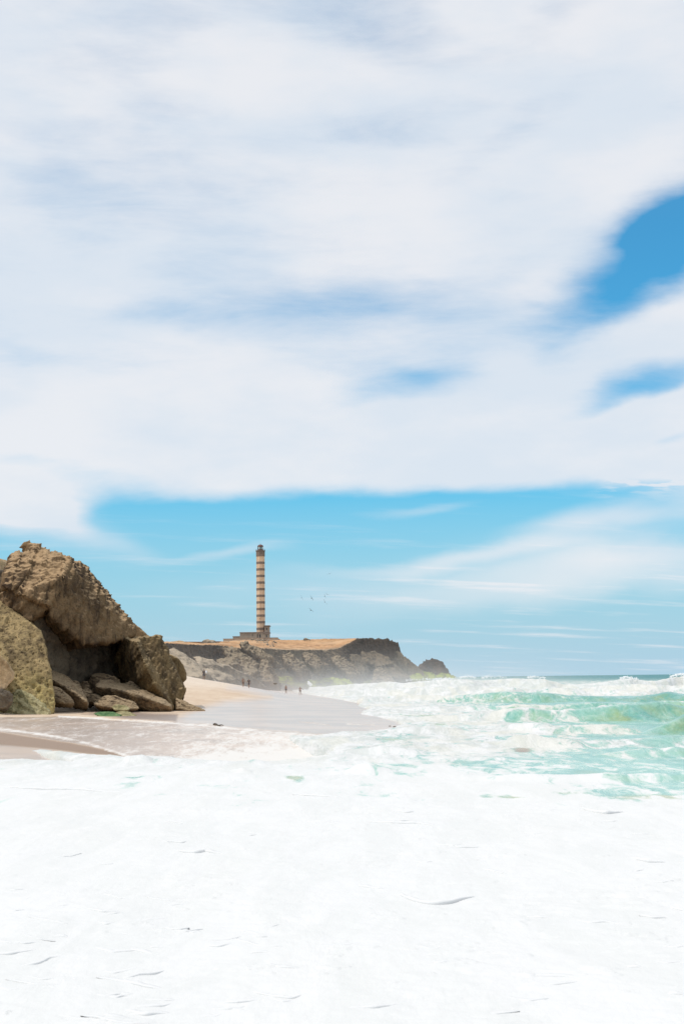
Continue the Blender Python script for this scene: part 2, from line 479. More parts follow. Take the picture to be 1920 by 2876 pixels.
TX = np.array([700, 860, 1000, 1130, 1250, 1400, 1550, 1700, 1920.])
TY = np.array([1896, 1903, 1908, 1916, 1930, 1945, 1958, 1972, 1985, 1998, 2012, 2030, 2050, 2070, 2090, 2110, 2135, 2165, 2200, 2230, 2252, 2268, 2300])
T = np.array([
    [.2, .2, .2, .2, .15, .10, .08, .08, .06],
    [.5, .5, .5, .5, .35, .15, .10, .10, .08],
    [1.0, 1.0, .9, .8, .6, .35, .25, .25, .25],
    [1.0, 1.0, .95, .90, .85, .7, .6, .6, .6],
    [1.0, 1.0, .9, .90, .85, .80, .72, .7, .70],
    [1.0, 1.0, .85, .85, .8, .55, .45, .42, .40],
    [1.0, 1.0, .85, .90, .6, .32, .25, .22, .20],
    [1.0, 1.0, 1.0, .95, .5, .30, .18, .15, .12],
    [1.0, 1.0, 1.0, 1.0, .85, .45, .22, .16, .15],
    [1.0, 1.0, 1.0, 1.0, .95, .65, .35, .30, .30],
    [1.0, 1.0, 1.0, .98, .92, .62, .30, .24, .22],
    [1.0, 1.0, 1.0, .95, .92, .72, .40, .22, .16],
    [1.0, 1.0, .98, .92, .88, .82, .62, .30, .18],
    [1.0, .98, .95, .88, .88, .85, .60, .30, .20],
    [.98, .95, .92, .85, .85, .86, .62, .40, .22],
    [.95, .90, .88, .85, .80, .85, .65, .40, .25],
    [.98, .92, .85, .82, .78, .72, .55, .40, .38],
    [1.0, .95, .88, .88, .86, .80, .72, .55, .50],
    [1.0, .98, .95, .92, .90, .86, .80, .62, .50],
    [1.0, 1.0, 1.0, .97, .92, .86, .76, .68, .58],
    [1.0, 1.0, 1.0, 1.0, .96, .90, .86, .80, .74],
    [1.0, 1.0, 1.0, 1.0, 1.0, 1.0, .98, .95, .90],
    [1.08, 1.08, 1.08, 1.08, 1.08, 1.08, 1.08, 1.08, 1.08]])


def table(x, y, T, TX, TY):
    x = np.clip(x, TX[0], TX[-1] - 1e-3); y = np.clip(y, TY[0], TY[-1] - 1e-3)
    i = np.searchsorted(TX, x, 'right') - 1; j = np.searchsorted(TY, y, 'right') - 1
    u = (x - TX[i]) / (TX[i + 1] - TX[i]); v = (y - TY[j]) / (TY[j + 1] - TY[j])
    return (T[j, i] * (1 - u) + T[j, i + 1] * u) * (1 - v) + (T[j + 1, i] * (1 - u) + T[j + 1, i + 1] * u) * v


amp = np.clip((gy - 1904) * .07, .3, 9)
foam = table(gx + nA * 60, gy + nA * amp, T, TX, TY)

# waves: crest line from the photograph (px, py, crest height, distance)
sea_h = np.zeros_like(X); face = np.zeros_like(X); crestfoam = np.zeros_like(X)
WAVES = [  # points (px, height, distance), front width, back width, foam on crest 0..1, foam on face
    ([(860, .9, 420), (1000, 1.7, 380), (1130, 2.35, 350), (1280, 2.75, 340), (1400, 2.55, 345), (1520, 2.8, 335), (1570, 1.4, 335), (1650, 1.6, 325), (1755, 2.6, 320), (1830, 1.9, 322), (1880, 3.0, 330), (1930, 3.35, 330), (2300, 3.2, 320)], 9, 20, 1.0, .55),
    ([(800, .5, 300), (950, 1.0, 280), (1040, 1.3, 272), (1150, 1.35, 262), (1290, 1.5, 255), (1500, 1.2, 250), (1700, 1.6, 245), (2000, 1.8, 240)], 7, 14, .75, .55),
    ([(900, .3, 215), (1100, .7, 208), (1250, .8, 200), (1330, 1.2, 196), (1440, 1.6, 192), (1520, 1.35, 193), (1600, .7, 195), (1750, .4, 190), (1860, 1.1, 188), (1920, .7, 186), (2200, .9, 180)], 6.0, 12, .45, .05),
    ([(1080, .0, 150), (1200, .4, 146), (1500, .6, 142), (1900, .9, 138), (2200, .9, 135)], 3.5, 9, .35, .0),
    ([(1050, .0, 118), (1250, .4, 115), (1380, .7, 113), (1450, .95, 111), (1600, .75, 110), (1740, 1.1, 110), (1830, 1.2, 110), (1900, .8, 110), (2100, 1.2, 108)], 4.2, 8, .75, .02),
    ([(1350, .0, 95), (1440, .45, 92), (1520, .6, 90), (1640, .5, 88), (1750, .35, 87), (1800, .0, 87)], 2.8, 5, .95, .25),
    ([(1780, .0, 86), (1850, .5, 86), (1900, .95, 87), (1980, 1.3, 88), (2200, 1.3, 88)], 3.6, 6, .10, .0),
    ([(1380, .0, 74), (1430, .55, 73), (1480, .6, 72.5), (1540, .35, 72), (1640, .25, 72), (1760, .35, 72), (1900, .5, 72)], 2.4, 4, .95, .6),
    ([(1650, .0, 62), (1780, .3, 61.5), (1920, .45, 61), (2200, .4, 60)], 2.2, 4.5, .9, .2),
    ([(960, .0, 54), (1000, .30, 53.4), (1030, .36, 53), (1060, .22, 53), (1110, .0, 53)], 1.1, 1.8, .3, .0),
    ([(1060, .0, 92), (1120, .25, 90), (1180, .4, 89), (1240, .35, 89), (1320, .0, 89)], 2.0, 4, .9, .55),
    ([(320, .0, 62.5), (360, .22, 61.5), (400, .25, 61), (430, .12, 61), (520, .1, 61), (700, .0, 60)], .8, 1.6, .9, .6),
    ([(940, .0, 68), (1010, .22, 67), (1060, .3, 66.5), (1120, .18, 66), (1200, .0, 66)], 1.4, 2.5, .9, .5),
    ([(640, .0, 55), (675, .16, 54.5), (710, .0, 54)], .7, 1.0, .6, .2),
    ([(1250, .0, 50), (1400, .14, 49), (1560, .16, 48.5), (1700, .2, 48), (1920, .2, 48)], 1.0, 2.0, .9, .3),
]
for pts, wf, wb, cf, ff in WAVES:
    a = np.array([[(p[0] - 960) / FPX, p[1], p[2]] for p in pts])
    s = X / Y
    hc = np.interp(s, a[:, 0], a[:, 1], left=0, right=a[-1, 1]); yc = np.interp(s, a[:, 0], a[:, 2])
    sc = yc / 100.0
    hc = hc * (1 + .6 * fbm(np.stack([X / (3.0 * wf), yc * .01, 0 * X], -1) + wf, 4, .6))
    dd = Y - yc + nC * wf * 1.6 + nA * wf * .45
    prof = np.where(dd < 0, 1 - sst(-dd, 0, wf), np.exp(-(dd / wb) ** 2 * 1.6))
    prof = np.where(dd < 0, prof ** 1.25, prof)
    add = hc * prof
    keep = hc > .03
    sea_h = np.maximum(sea_h, np.where(keep, add, 0))
    hrel = np.clip(hc / .6, 0, 1)
    fr = np.where(dd < 0, sst(-dd, 0, wf * .45) * (1 - sst(-dd, wf * .75, wf * 1.3)), 0) * hrel
    face = np.maximum(face, fr * (1 - ff))
    band = np.exp(-((dd - .06 * wf) / (.20 * wf)) ** 2) * hrel * np.clip(.65 + 1.4 * nB, 0, 1.2)
    crestfoam = np.maximum(crestfoam, cf * band)
    crestfoam = np.maximum(crestfoam, ff * np.where((dd < 0) & (dd > -wf * 1.3), 1, 0) * hrel)
face = face * (1 - .8 * sst(foam, .62, .92)) * np.clip(.62 + .9 * nB + .5 * nA, .1, 1)
foam = foam * (1 - .40 * face) + .10 * face + crestfoam * (.55 + .45 * (foam > .2))
surf = sst(Y, 45, 70) * (1 - sst(Y, 500, 900))
rough = (.15 * ridged(pn * (.28, .2, 1), 4) + .10 * nB) * surf + .22 * nC * sst(Y, 100, 220)
rough = rough + .16 * ridged(pn * (.3, .45, 1) + 3, 4) * sst(foam, .6, 1.0) * sst(Y, 60, 130) * (1 - sst(Y, 450, 700))
spray = sst(crestfoam, .5, .95) * sst(Y, 150, 300)
rough = rough + spray * .30 * np.abs(fbm(pn * (1.1, .9, 1) + 9, 4, .65))
far = .35 * ridged(pn * (.02, .03, 1), 3) * sst(Y, 450, 700) * (1 - sst(Y, 3000, 9000))
# foreground foam: soft mounds, small broken edges and the long curled lips
near = 1 - sst(Y, 50, 75)
fh = .040 * fbm(pn * .55, 4, .5) + .020 * fbm(pn * (2.2, 3.0, 1), 4, .55) * (1 + fbm(pn * .2 + 40, 2))
c1 = fbm(pn * (.4, 1.1, 1) + 7, 3, .5); gate = sst(fbm(pn * .16 + 2, 2), .02, .28)
fh = fh + gate * .022 * sst(c1, .08, .14) + .020 * sst(fbm(pn * (1.1, 2.6, 1) + 3, 3, .55), .20, .25) * sst(fbm(pn * .3 + 12, 2), .0, .2)


def normals_z(me):
    N = np.empty(len(me.vertices) * 3, np.float32); me.vertices.foreach_get('normal', N)
    return N[2::3].mean()


LIPS = [  # picture points along the curled edge, height (m), length of its back slope (m)
    ([(495, 2386), (520, 2391), (550, 2394), (575, 2390), (600, 2393), (632, 2396)], .085, 1.0), ([(1118, 2497), (1130, 2513), (1165, 2527), (1210, 2535), (1255, 2533), (1300, 2520), (1340, 2512)], .085, .9),
    ([(1003, 2481), (1030, 2487), (1060, 2491), (1110, 2490)], .05, .8), ([(1764, 2406), (1790, 2412), (1822, 2418), (1870, 2418)], .10, 1.0), ([(1355, 2440), (1385, 2446), (1420, 2453)], .045, .7),
    ([(1475, 2571), (1520, 2574), (1550, 2575)], .035, .6), ([(1610, 2580), (1660, 2589), (1700, 2586), (1750, 2594)], .045, .6), ([(1028, 2305), (1100, 2311), (1180, 2312), (1225, 2318)], .08, 1.4),
    ([(0, 2207), (60, 2213), (130, 2216), (230, 2218), (260, 2221), (360, 2225)], .12, 2.0), ([(1630, 2266), (1650, 2276), (1700, 2284), (1750, 2278)], .12, 1.4), ([(1450, 2732), (1520, 2736), (1590, 2738), (1660, 2745)], .03, .5),
    ([(30, 2642), (70, 2646), (110, 2643)], .03, .4), ([(0, 2706), (60, 2711), (110, 2700), (140, 2685), (200, 2680), (235, 2690)], .045, .5), ([(1795, 2567), (1830, 2574), (1870, 2573)], .05, .5),
    ([(1570, 2438), (1600, 2446), (1630, 2452)], .04, .6), ([(150, 2624), (190, 2627)], .03, .4), ([(420, 2655), (470, 2656)], .03, .4), ([(860, 2305), (900, 2307), (960, 2308)], .05, 1.2),
    ([(1100, 2275), (1140, 2279), (1165, 2277)], .07, 1.2), ([(1260, 2370), (1290, 2377), (1350, 2377)], .05, .9), ([(450, 2305), (520, 2309)], .05, 1.1), ([(820, 2230), (900, 2236), (960, 2240)], .08, 1.5),
    ([(700, 2673), (740, 2672), (780, 2675)], .025, .4), ([(270, 2742), (340, 2752), (410, 2768), (460, 2776)], .025, .4), ([(1760, 2710), (1810, 2712)], .03, .4), ([(1300, 2848), (1380, 2853)], .025, .4),
    ([(1870, 2787), (1930, 2790)], .04, .5), ([(1880, 2547), (1930, 2556)], .05, .6)]
rl = random.Random(5)
for _ in range(80):                                   # many small broken edges, more of them low on the left
    left = rl.random() < .5
    px = rl.uniform(-60, 700) if left else rl.uniform(0, 1980); py = rl.uniform(2480, 2850) if left else rl.uniform(2290, 2860)
    ln = rl.uniform(50, 170) * (py - 1900) / 800; n_ = rl.randint(3, 5); ph = rl.uniform(-.12, .18)
    LIPS.append(([(px + ln * k_ / (n_ - 1), py + ph * ln * k_ / (n_ - 1) + rl.uniform(-.05, .02) * ln + .06 * ln * math.sin(math.pi * k_ / (n_ - 1))) for k_ in range(n_)], rl.uniform(.012, .035), rl.uniform(.2, .5)))
Zs = sea_h + rough * .9 + far + .05 + near * (fh + .05)
edge = sst(sd, -1.6, 10)
Zs = Zs * (0.25 + .75 * edge)
Zs = np.where(Y < 460, -0.9 + (Zs + .9) * wmask, Zs)
land = beach_z(X, Y)
Zs = np.where(wmask < .02, np.minimum(Zs, land - .4), Zs)
Zs = Zs - sst(Y, 9000, 30000) * .5
foam = foam + .25 * (1 - sst(sd, 0, 14)) * (Y < 420)
sandy = np.zeros_like(X)
for cx, cy, rx, ry, k in ((825, 2194, 34, 9, 1.0), (760, 2206, 40, 6, .6), (1185, 2017, 70, 6, .8), (1240, 2041, 42, 5, .9), (380, 2142, 38, 5, .9), (680, 2172, 30, 5, .9), (1110, 2084, 60, 7, .7), (235, 2219, 22, 4, 1.0), (10, 2209, 30, 4, .7),
                          (1420, 2248, 120, 7, .9), (1570, 2236, 90, 7, .8), (1830, 2250, 130, 8, .9), (1100, 2165, 90, 8, .5), (1300, 2150, 100, 8, .5), (1700, 2185, 120, 12, .5), (1200, 2310, 40, 4, .5), (1700, 2275, 16, 5, 1.0)):
    sandy = np.maximum(sandy, k * np.exp(-((gx - cx + nB * 12) / rx) ** 2 - ((gy - cy + nB * 3) / ry) ** 2))
brown = 1.1 * np.exp(-((gx - 1466) / 26) ** 2 - ((gy - 2113 + nA * 2) / 6) ** 2)
sandy = sandy * np.clip(.75 + 1.3 * nB, 0, 1.3)
foam = foam - 1.0 * brown
foam = foam - .55 * np.clip(sandy, 0, 1.2) * (Y > 42) - .12 * np.clip(sandy, 0, 1)
foam = foam + .45 * (gy > 2275) * near
sea_me = np_mesh('sea', np.stack([X, Y, Zs], -1), grid_faces(len(ysea), len(slx)), True, {'foam': foam, 'sandy': np.clip(sandy, 0, 2), 'face': np.clip(face, 0, 1), 'brown': np.clip(brown, 0, 1), 'deep': sst(Y, 230, 420), 'near': near})
m, t, b = material('sea_water')
pos = t.node('ShaderNodeTexCoord').outputs['Object']
f1 = t.noise(t.mapping(pos, rot=(0, 0, R(6)), sc=(1, .30, 1)), 1.1, 8, .66, .9); f2 = t.noise(t.mapping(pos, rot=(0, 0, R(-8)), sc=(1, .28, 1)), .26, 5, .62, .7)
tt = t.math('ADD', t.math('MULTIPLY', t.math('SUBTRACT', f1, .5), 2.1), t.math('MULTIPLY', t.math('SUBTRACT', f2, .5), 1.5))
fv = t.math('ADD', t.attr('foam'), tt)
foamm = t.rng(fv, .42, .78)
thin = t.rng(fv, .0, .70, 0, .42)
deepc = t.mix(t.noise(pos, .03, 4, .6), (.015, .14, .165), (.04, .22, .23))
shal = t.mix(t.rng(t.noise(t.mapping(pos, sc=(1, .5, 1)), .12, 5, .6), .3, .7), (.13, .36, .31), (.26, .50, .41))
wc = t.mix(t.attr('deep'), shal, deepc)
wc = t.mix(t.attr('face'), wc, t.mix(t.rng(t.noise(t.mapping(pos, sc=(1, .4, 1)), .45, 5, .65), .35, .62), (.27, .37, .15), (.08, .33, .27)))
wc = t.mix(thin, wc, (.62, .80, .72))
wc = t.mix(t.rng(t.attr('sandy'), .1, .9), wc, (.50, .52, .34))
wc = t.mix(t.rng(t.attr('brown'), .05, .9), wc, (.34, .27, .20))
tint = t.math('MULTIPLY', t.rng(f2, .48, .62), t.math('SUBTRACT', .42, t.math('MULTIPLY', t.attr('near'), .38)))
foamc = t.mix(tint, t.mix(t.math('MULTIPLY', t.rng(t.noise(t.mapping(pos, rot=(0, 0, R(7)), sc=(1, .22, 1)), .8, 8, .72, .8), .40, .60, 1, 0), t.math('SUBTRACT', 1.0, t.math('MULTIPLY', t.attr('near'), .8))), (.715, .712, .708), (.56, .58, .56)), (.68, .655, .56))  # grey noise in the foam colour imitates shading of its relief
c = t.mix(foamm, wc, foamc)
t.l.new(c, b.inputs['Base Color'])
t.l.new(t.math('ADD', t.math('MULTIPLY', foamm, .6), t.math('ADD', .22, t.math('MULTIPLY', t.attr('deep'), .25)), clamp=True), b.inputs['Roughness'])
t.l.new(t.math('SUBTRACT', .5, t.math('ADD', t.math('MULTIPLY', foamm, .30), t.math('MULTIPLY', t.attr('deep'), .2)), clamp=True), b.inputs['Specular IOR Level'])
b.inputs['IOR'].default_value = 1.33
h1 = t.noise(t.mapping(pos, rot=(0, 0, R(10)), sc=(1, .35, 1)), 1.0, 7, .64, .4); h2 = t.noise(pos, 5, 5, .65)
hh_ = t.math('ADD', t.math('MULTIPLY', h1, .35), t.math('MULTIPLY', foamm, .06))
nb = t.bump(t.math('MULTIPLY', hh_, t.math('SUBTRACT', 1.0, t.math('MULTIPLY', t.attr('near'), .80))), .8, .8)
nb = t.bump(t.math('ADD', h2, t.math('MULTIPLY', t.noise(t.mapping(pos, sc=(1, 1.6, 1)), 14, 4, .6), .4)), .16, .03, nb)
t.l.new(nb, b.inputs['Normal'])
sea = tag(link('sea', sea_me, m), 'green sea with breaking waves running up into thick white foam', kind='structure')


# the curled edges of the foam: smooth rolls leaning towards the beach
CV, CF = [], []
kn = Y < 60; Xn, Yn, Zn = X[kn], Y[kn], Zs[kn]
for pts, h, L in LIPS:
    big_ = h > .04 or L >= .4
    h = h * (.62 if h > .035 else .8); n_ = 36
    w_ = np.array([G(px, py, .12) for px, py in pts])
    tk = np.linspace(0, len(w_) - 1, n_)
    cx = np.interp(tk, range(len(w_)), w_[:, 0]); cy = np.interp(tk, range(len(w_)), w_[:, 1])
    for _ in range(3):
        cx[1:-1] = (cx[:-2] + 2 * cx[1:-1] + cx[2:]) / 4; cy[1:-1] = (cy[:-2] + 2 * cy[1:-1] + cy[2:]) / 4
    q_ = np.stack([cx * 2.2, cy * 2.2, 0 * cx + h * 50], -1)
    cy = cy + .045 * fbm(q_ * .6, 2); hv = h * np.sin(np.pi * np.linspace(0, 1, n_)) ** .7 * (1 + .7 * fbm(q_ * 1.6 + 9, 3))
    hv = np.maximum(hv, .001)
    tx = np.gradient(cx); ty = np.gradient(cy); ln = np.hypot(tx, ty); nx, ny = ty / ln, -tx / ln      # towards the camera for a path running right
    prof = [(-L, -.02, 0), (-.6 * L, 0, .42), (-.3 * L, 0, .78), (-.1 * L, 0, .96), (0, .15, 1.0), (0, .46, .84), (0, .61, .56), (0, .62, .28), (0, .58, .0), (0, .55, -.5)]
    b0 = len(CV); near_i = np.argmin((Xn - cx.mean()) ** 2 + (Yn - cy.mean()) ** 2); base_z = float(Zn[near_i]) - .008
    for k in range(n_):
        env = hv[k] / h
        for a_, o_, z_ in prof:
            off = o_ * hv[k] * 1.25
            CV.append((cx[k] + nx[k] * off, cy[k] + ny[k] * off - a_ * env ** .5 * .6, base_z + z_ * hv[k] - (.09 if a_ < -.9 * L else 0)))
    m_ = len(prof); CF.append(grid_faces(n_, m_) + b0)
me = np_mesh('foam_curls', CV, np.concatenate(CF), True)
if normals_z(me) < 0: me.flip_normals()
m, t, b = material('foam_curl'); b.inputs['Base Color'].default_value = (.715, .712, .71, 1); b.inputs['Roughness'].default_value = .85; b.inputs['Specular IOR Level'].default_value = .2
pos = t.node('ShaderNodeTexCoord').outputs['Object']
t.l.new(t.bump(t.noise(pos, 9, 5, .65), .3, .04), b.inputs['Normal'])
tag(link('foam_curls', me, m), 'small curled edges rolling over the thick white foam in the foreground', 'foam', kind='stuff')


# ------------------------------------------------------------------ rock
def rock_material(name, cols, scale=1.0, algae=None, top=None, pits=.0, streak=None, bump=.6):
    """cols: dark, mid, light; algae: (low z, high z, colour); top: paler upward faces, sunlight painted into the colour (real sand dust on the apron)"""
    m, t, b = material(name)
    pos = t.node('ShaderNodeTexCoord').outputs['Object']
    geo = t.node('ShaderNodeNewGeometry')
    n1 = t.noise(pos, .22 * scale, 6, .62, .4); n2 = t.noise(pos, 1.3 * scale, 6, .68); n3 = t.noise(pos, 6 * scale, 4, .7)
    v = pos
    if streak: v = t.mapping(pos, rot=streak, sc=(3.0, 1.0, .35))
    n4 = t.noise(v, .8 * scale, 5, .65)
    c = t.mix(t.rng(n2, .38, .60), cols[0], cols[1])
    c = t.mix(t.rng(n1, .40, .66), c, cols[2])
    c = t.mix(t.rng(n4, .50, .64, 0, .65), c, cols[2])
    c = t.mix(t.rng(n4, .34, .46, .75, 0), c, cols[0])
    c = t.mix(t.rng(n3, .30, .55, .4, 0), c, tuple(x * .45 for x in cols[0]))
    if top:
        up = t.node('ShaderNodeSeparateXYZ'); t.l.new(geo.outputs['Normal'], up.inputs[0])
        c = t.mix(t.math('MULTIPLY', t.rng(up.outputs[2], .55, .85), t.rng(n2, .3, .6, .4, 1)), c, top)  # upward faces lightened for stronger sun contrast; sand dust on the apron
    if algae:
        sp = t.node('ShaderNodeSeparateXYZ'); t.l.new(pos, sp.inputs[0])
        a = t.rng(t.math('ADD', sp.outputs[2], t.math('MULTIPLY', t.math('SUBTRACT', n1, .5), (algae[1] - algae[0]) * 2)), algae[0], algae[1], 1, 0)
        a = t.math('MULTIPLY', a, t.rng(n2, .30, .60, .15, 1))
        if len(algae) > 3:
            a = t.math('MULTIPLY', a, t.rng(t.noise(pos, algae[3], 2, .5), .42, .56, 0, 1))
        c = t.mix(a, c, algae[2])
    t.l.new(c, b.inputs['Base Color']); b.inputs['Roughness'].default_value = .92; b.inputs['Specular IOR Level'].default_value = .2
    h = t.math('ADD', t.math('MULTIPLY', n2, .5), t.math('MULTIPLY', n3, .16))
    h = t.math('ADD', h, t.math('MULTIPLY', n4, .3))
    if pits:
        vo = t.voronoi(t.vmath('ADD', t.mapping(pos, sc=(1, 1, .6)), t.vmath('SCALE', t.noise(pos, 2, 2, .5, color=True), scale=.5)), 2.4 * scale)
        h = t.math('ADD', h, t.math('MULTIPLY', t.rng(vo, .05, .38, -1, 0), pits))
    t.l.new(t.bump(h, bump, .45 / scale), b.inputs['Normal'])
    return m


def hull_bm(bm, pts):
    vs_ = [bm.verts.new(Vector(p)) for p in pts]
    r = bmesh.ops.convex_hull(bm, input=vs_)
    dele = [g for g in set(r['geom_interior'] + r['geom_unused']) if isinstance(g, bmesh.types.BMVert) and g.is_valid]
    if dele: bmesh.ops.delete(bm, geom=dele, context='VERTS')


def voxel(bm, size):
    me = bpy.data.meshes.new('tmp'); bm.to_mesh(me); bm.free()
    o = bpy.data.objects.new('tmp', me); COL.objects.link(o)
    md = o.modifiers.new('r', 'REMESH'); md.mode = 'VOXEL'; md.voxel_size = size; md.use_smooth_shade = True
    dg = bpy.context.evaluated_depsgraph_get(); dg.update()
    out = bpy.data.meshes.new_from_object(o.evaluated_get(dg))
    bpy.data.objects.remove(o); bpy.data.meshes.remove(me)
    return out


def coords(me):
    V = np.empty(len(me.vertices) * 3, np.float32); me.vertices.foreach_get('co', V)
    return V.reshape(-1, 3)


def normals(me):
    N = np.empty(len(me.vertices) * 3, np.float32); me.vertices.foreach_get('normal', N)
    return N.reshape(-1, 3)


def roughen(me, s, big=.5, mid=.2, small=.06, strata=None, pits=0, seed=0, facet=.36):
    """s: size in metres of the largest lumps; strata: (direction, period, depth)"""
    V = coords(me); N = normals(me)
    p = V + seed * 3.7
    pw = p + .12 * s * np.stack([fbm(p / s + 5, 2), fbm(p / s + 15, 2), fbm(p / s + 25, 2)], -1)
    d = .8 * big * fbm(p / s, 3) + .45 * mid * ridged(p / (s * .35), 3) + .7 * small * ridged(p / (s * .09), 3)
    d = d + facet * (1.05 * big * facets(pw / (s * .62)) + 1.0 * mid * facets(pw / (s * .26), 3)) + (.3 + facet) * 1.2 * small * facets(p / (s * .10), 7)
    if strata:
        u = np.array(strata[0], float); u /= np.linalg.norm(u)
        q = p @ u / strata[1] + .55 * fbm(p / (strata[1] * 3.2), 3)
        f = q - np.floor(q)
        a = .55 + .45 * perlin(p / (strata[1] * 2.5))
        d = d + strata[2] * (f ** 1.6 - .45) * a * 1.3
        q2 = p @ u / (strata[1] * .31) + .5 * fbm(p / strata[1], 3)
        d = d + strata[2] * .28 * ((q2 - np.floor(q2)) - .5)
    if pits:
        wv = worley(p * (1.15, 1.15, .8)); g = sst(perlin(p * .35), -.35, .15)
        d = d - pits * (1 - sst(wv, .10, .42)) * (.35 + .65 * g)
        d = d - pits * .5 * (1 - sst(worley(p * 2.6 + 9), .1, .42))
    V = V + N * d[:, None]
    me.vertices.foreach_set('co', V.astype(np.float32).ravel()); me.update()
    me.polygons.foreach_set('use_smooth', np.full(len(me.polygons), True))


def rock(name, hulls, vox, mat, label, cat='rock', group=None, **kw):
    bm = bmesh.new()
    for h in hulls: hull_bm(bm, h)
    me = voxel(bm, vox); roughen(me, **kw)
    # origin at the base centre
    V = coords(me); c = np.array([V[:, 0].mean(), V[:, 1].mean(), V[:, 2].min()], np.float32)
    me.vertices.foreach_set('co', (V - c).ravel()); me.update()
    me.name = name
    o = link(name, me, mat); o.location = c
    return tag(o, label, cat, group)


def C1(cx, cy, Y): return P(cx / 2.45, 1480 + cy / 2.45, Y)


def H(*pts): return [C1(*p) for p in pts]


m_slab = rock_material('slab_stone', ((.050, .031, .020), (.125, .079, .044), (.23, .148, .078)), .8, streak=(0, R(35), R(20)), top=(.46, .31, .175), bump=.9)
m_gold = rock_material('pitted_stone', ((.105, .073, .04), (.29, .21, .105), (.44, .32, .16)), 1.1, algae=(1.5, 5.5, (.47, .37, .16)), pits=.6, bump=.9)
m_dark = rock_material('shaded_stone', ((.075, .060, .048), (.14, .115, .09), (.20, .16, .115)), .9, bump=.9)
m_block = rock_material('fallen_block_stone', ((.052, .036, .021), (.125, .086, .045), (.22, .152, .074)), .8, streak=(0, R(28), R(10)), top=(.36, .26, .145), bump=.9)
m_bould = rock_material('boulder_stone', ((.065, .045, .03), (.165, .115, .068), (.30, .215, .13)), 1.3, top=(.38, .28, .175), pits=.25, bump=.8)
m_ochre = rock_material('ochre_stone', ((.25, .17, .09), (.42, .29, .16), (.55, .40, .25)), 1.0, bump=.6)
m_algae = rock_material('algae_stone', ((.17, .15, .07), (.36, .31, .16), (.50, .44, .26)), 1.4, bump=.7)
m_green = rock_material('green_algae_stone', ((.05, .12, .05), (.10, .20, .09), (.20, .28, .12)), 1.4, bump=.7)

# the leaning slab with its broken crest
rock('rock_slab', [
    H((480, 222, 152), (560, 262, 155), (612, 332, 157), (700, 412, 158), (770, 502, 159), (842, 592, 159), (900, 680, 159), (928, 738, 158), (450, 340, 147.5), (335, 540, 146), (345, 600, 146), (585, 808, 149), (860, 765, 156),
      (540, 290, 152), (240, 240, 170), (560, 320, 176), (880, 760, 176), (200, 800, 172), (300, 860, 160)),
    H((80, 200, 151), (115, 192, 153), (200, 185, 154), (330, 200, 155), (370, 187, 153), (440, 212, 152), (490, 220, 151), (455, 345, 147), (340, 545, 145.5), (22, 400, 146), (70, 300, 148), (150, 472, 144.5), (100, 260, 166), (440, 250, 168), (0, 700, 168), (300, 700, 160), (60, 470, 148)),
    H((0, 440, 148), (150, 470, 145), (330, 545, 146), (200, 640, 145), (-250, 430, 152), (-250, 700, 150), (0, 560, 147), (0, 700, 165), (300, 700, 158)),
    H((162, 118, 154), (190, 108, 153.5), (178, 190, 154), (185, 235, 153), (250, 132, 153), (300, 158, 153), (345, 196, 153), (340, 250, 151), (250, 220, 151.5), (200, 150, 158), (330, 215, 159)),
    H((160, 470, 144), (260, 350, 148), (330, 380, 146.5), (400, 300, 149), (340, 545, 145), (230, 480, 144.5), (300, 480, 160)),
    H((80, 200, 149.5), (120, 188, 150), (190, 215, 150), (230, 240, 149.5), (60, 330, 147), (15, 400, 145), (90, 440, 144.5), (130, 400, 145), (100, 300, 160)),
    H((350, 190, 153), (372, 184, 153), (420, 205, 153), (440, 250, 152), (360, 250, 152), (400, 230, 158))],
    .17, m_slab, 'tallest brown rock slab leaning right, with a small spur on its broken crest', 'rock', s=4.5, big=.42, mid=.40, small=.12, strata=((.75, .35, -.55), 1.25, .40), facet=.45, seed=1)
# dark hollow under it
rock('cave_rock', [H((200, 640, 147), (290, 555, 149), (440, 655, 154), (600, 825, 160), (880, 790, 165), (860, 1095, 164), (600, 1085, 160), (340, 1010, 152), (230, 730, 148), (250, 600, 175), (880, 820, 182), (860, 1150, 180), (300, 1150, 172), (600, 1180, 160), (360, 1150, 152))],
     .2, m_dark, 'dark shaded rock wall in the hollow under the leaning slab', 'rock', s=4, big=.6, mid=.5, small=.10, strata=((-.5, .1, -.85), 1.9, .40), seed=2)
# far-left sandy bluff behind
rock('sand_bluff', [H((-300, 150, 190), (0, 216, 188), (50, 245, 190), (80, 262, 192), (70, 420, 188), (-300, 420, 180), (-300, 260, 230), (100, 300, 225), (100, 700, 200), (-300, 700, 190))],
     .5, m_ochre, 'sandy ochre bluff at the left edge behind the tallest slab', 'rock', s=6, big=.5, mid=.25, small=.1, seed=3)
rock('shadow_rock', [H((-200, 290, 172), (0, 290, 170), (45, 310, 171), (60, 335, 172), (20, 400, 170), (-200, 420, 165), (-200, 330, 180), (60, 400, 178))],
     .3, m_dark, 'small dark rock at the left edge below the ochre bluff', 'rock', s=2.5, big=.2, mid=.2, small=.06, seed=4)
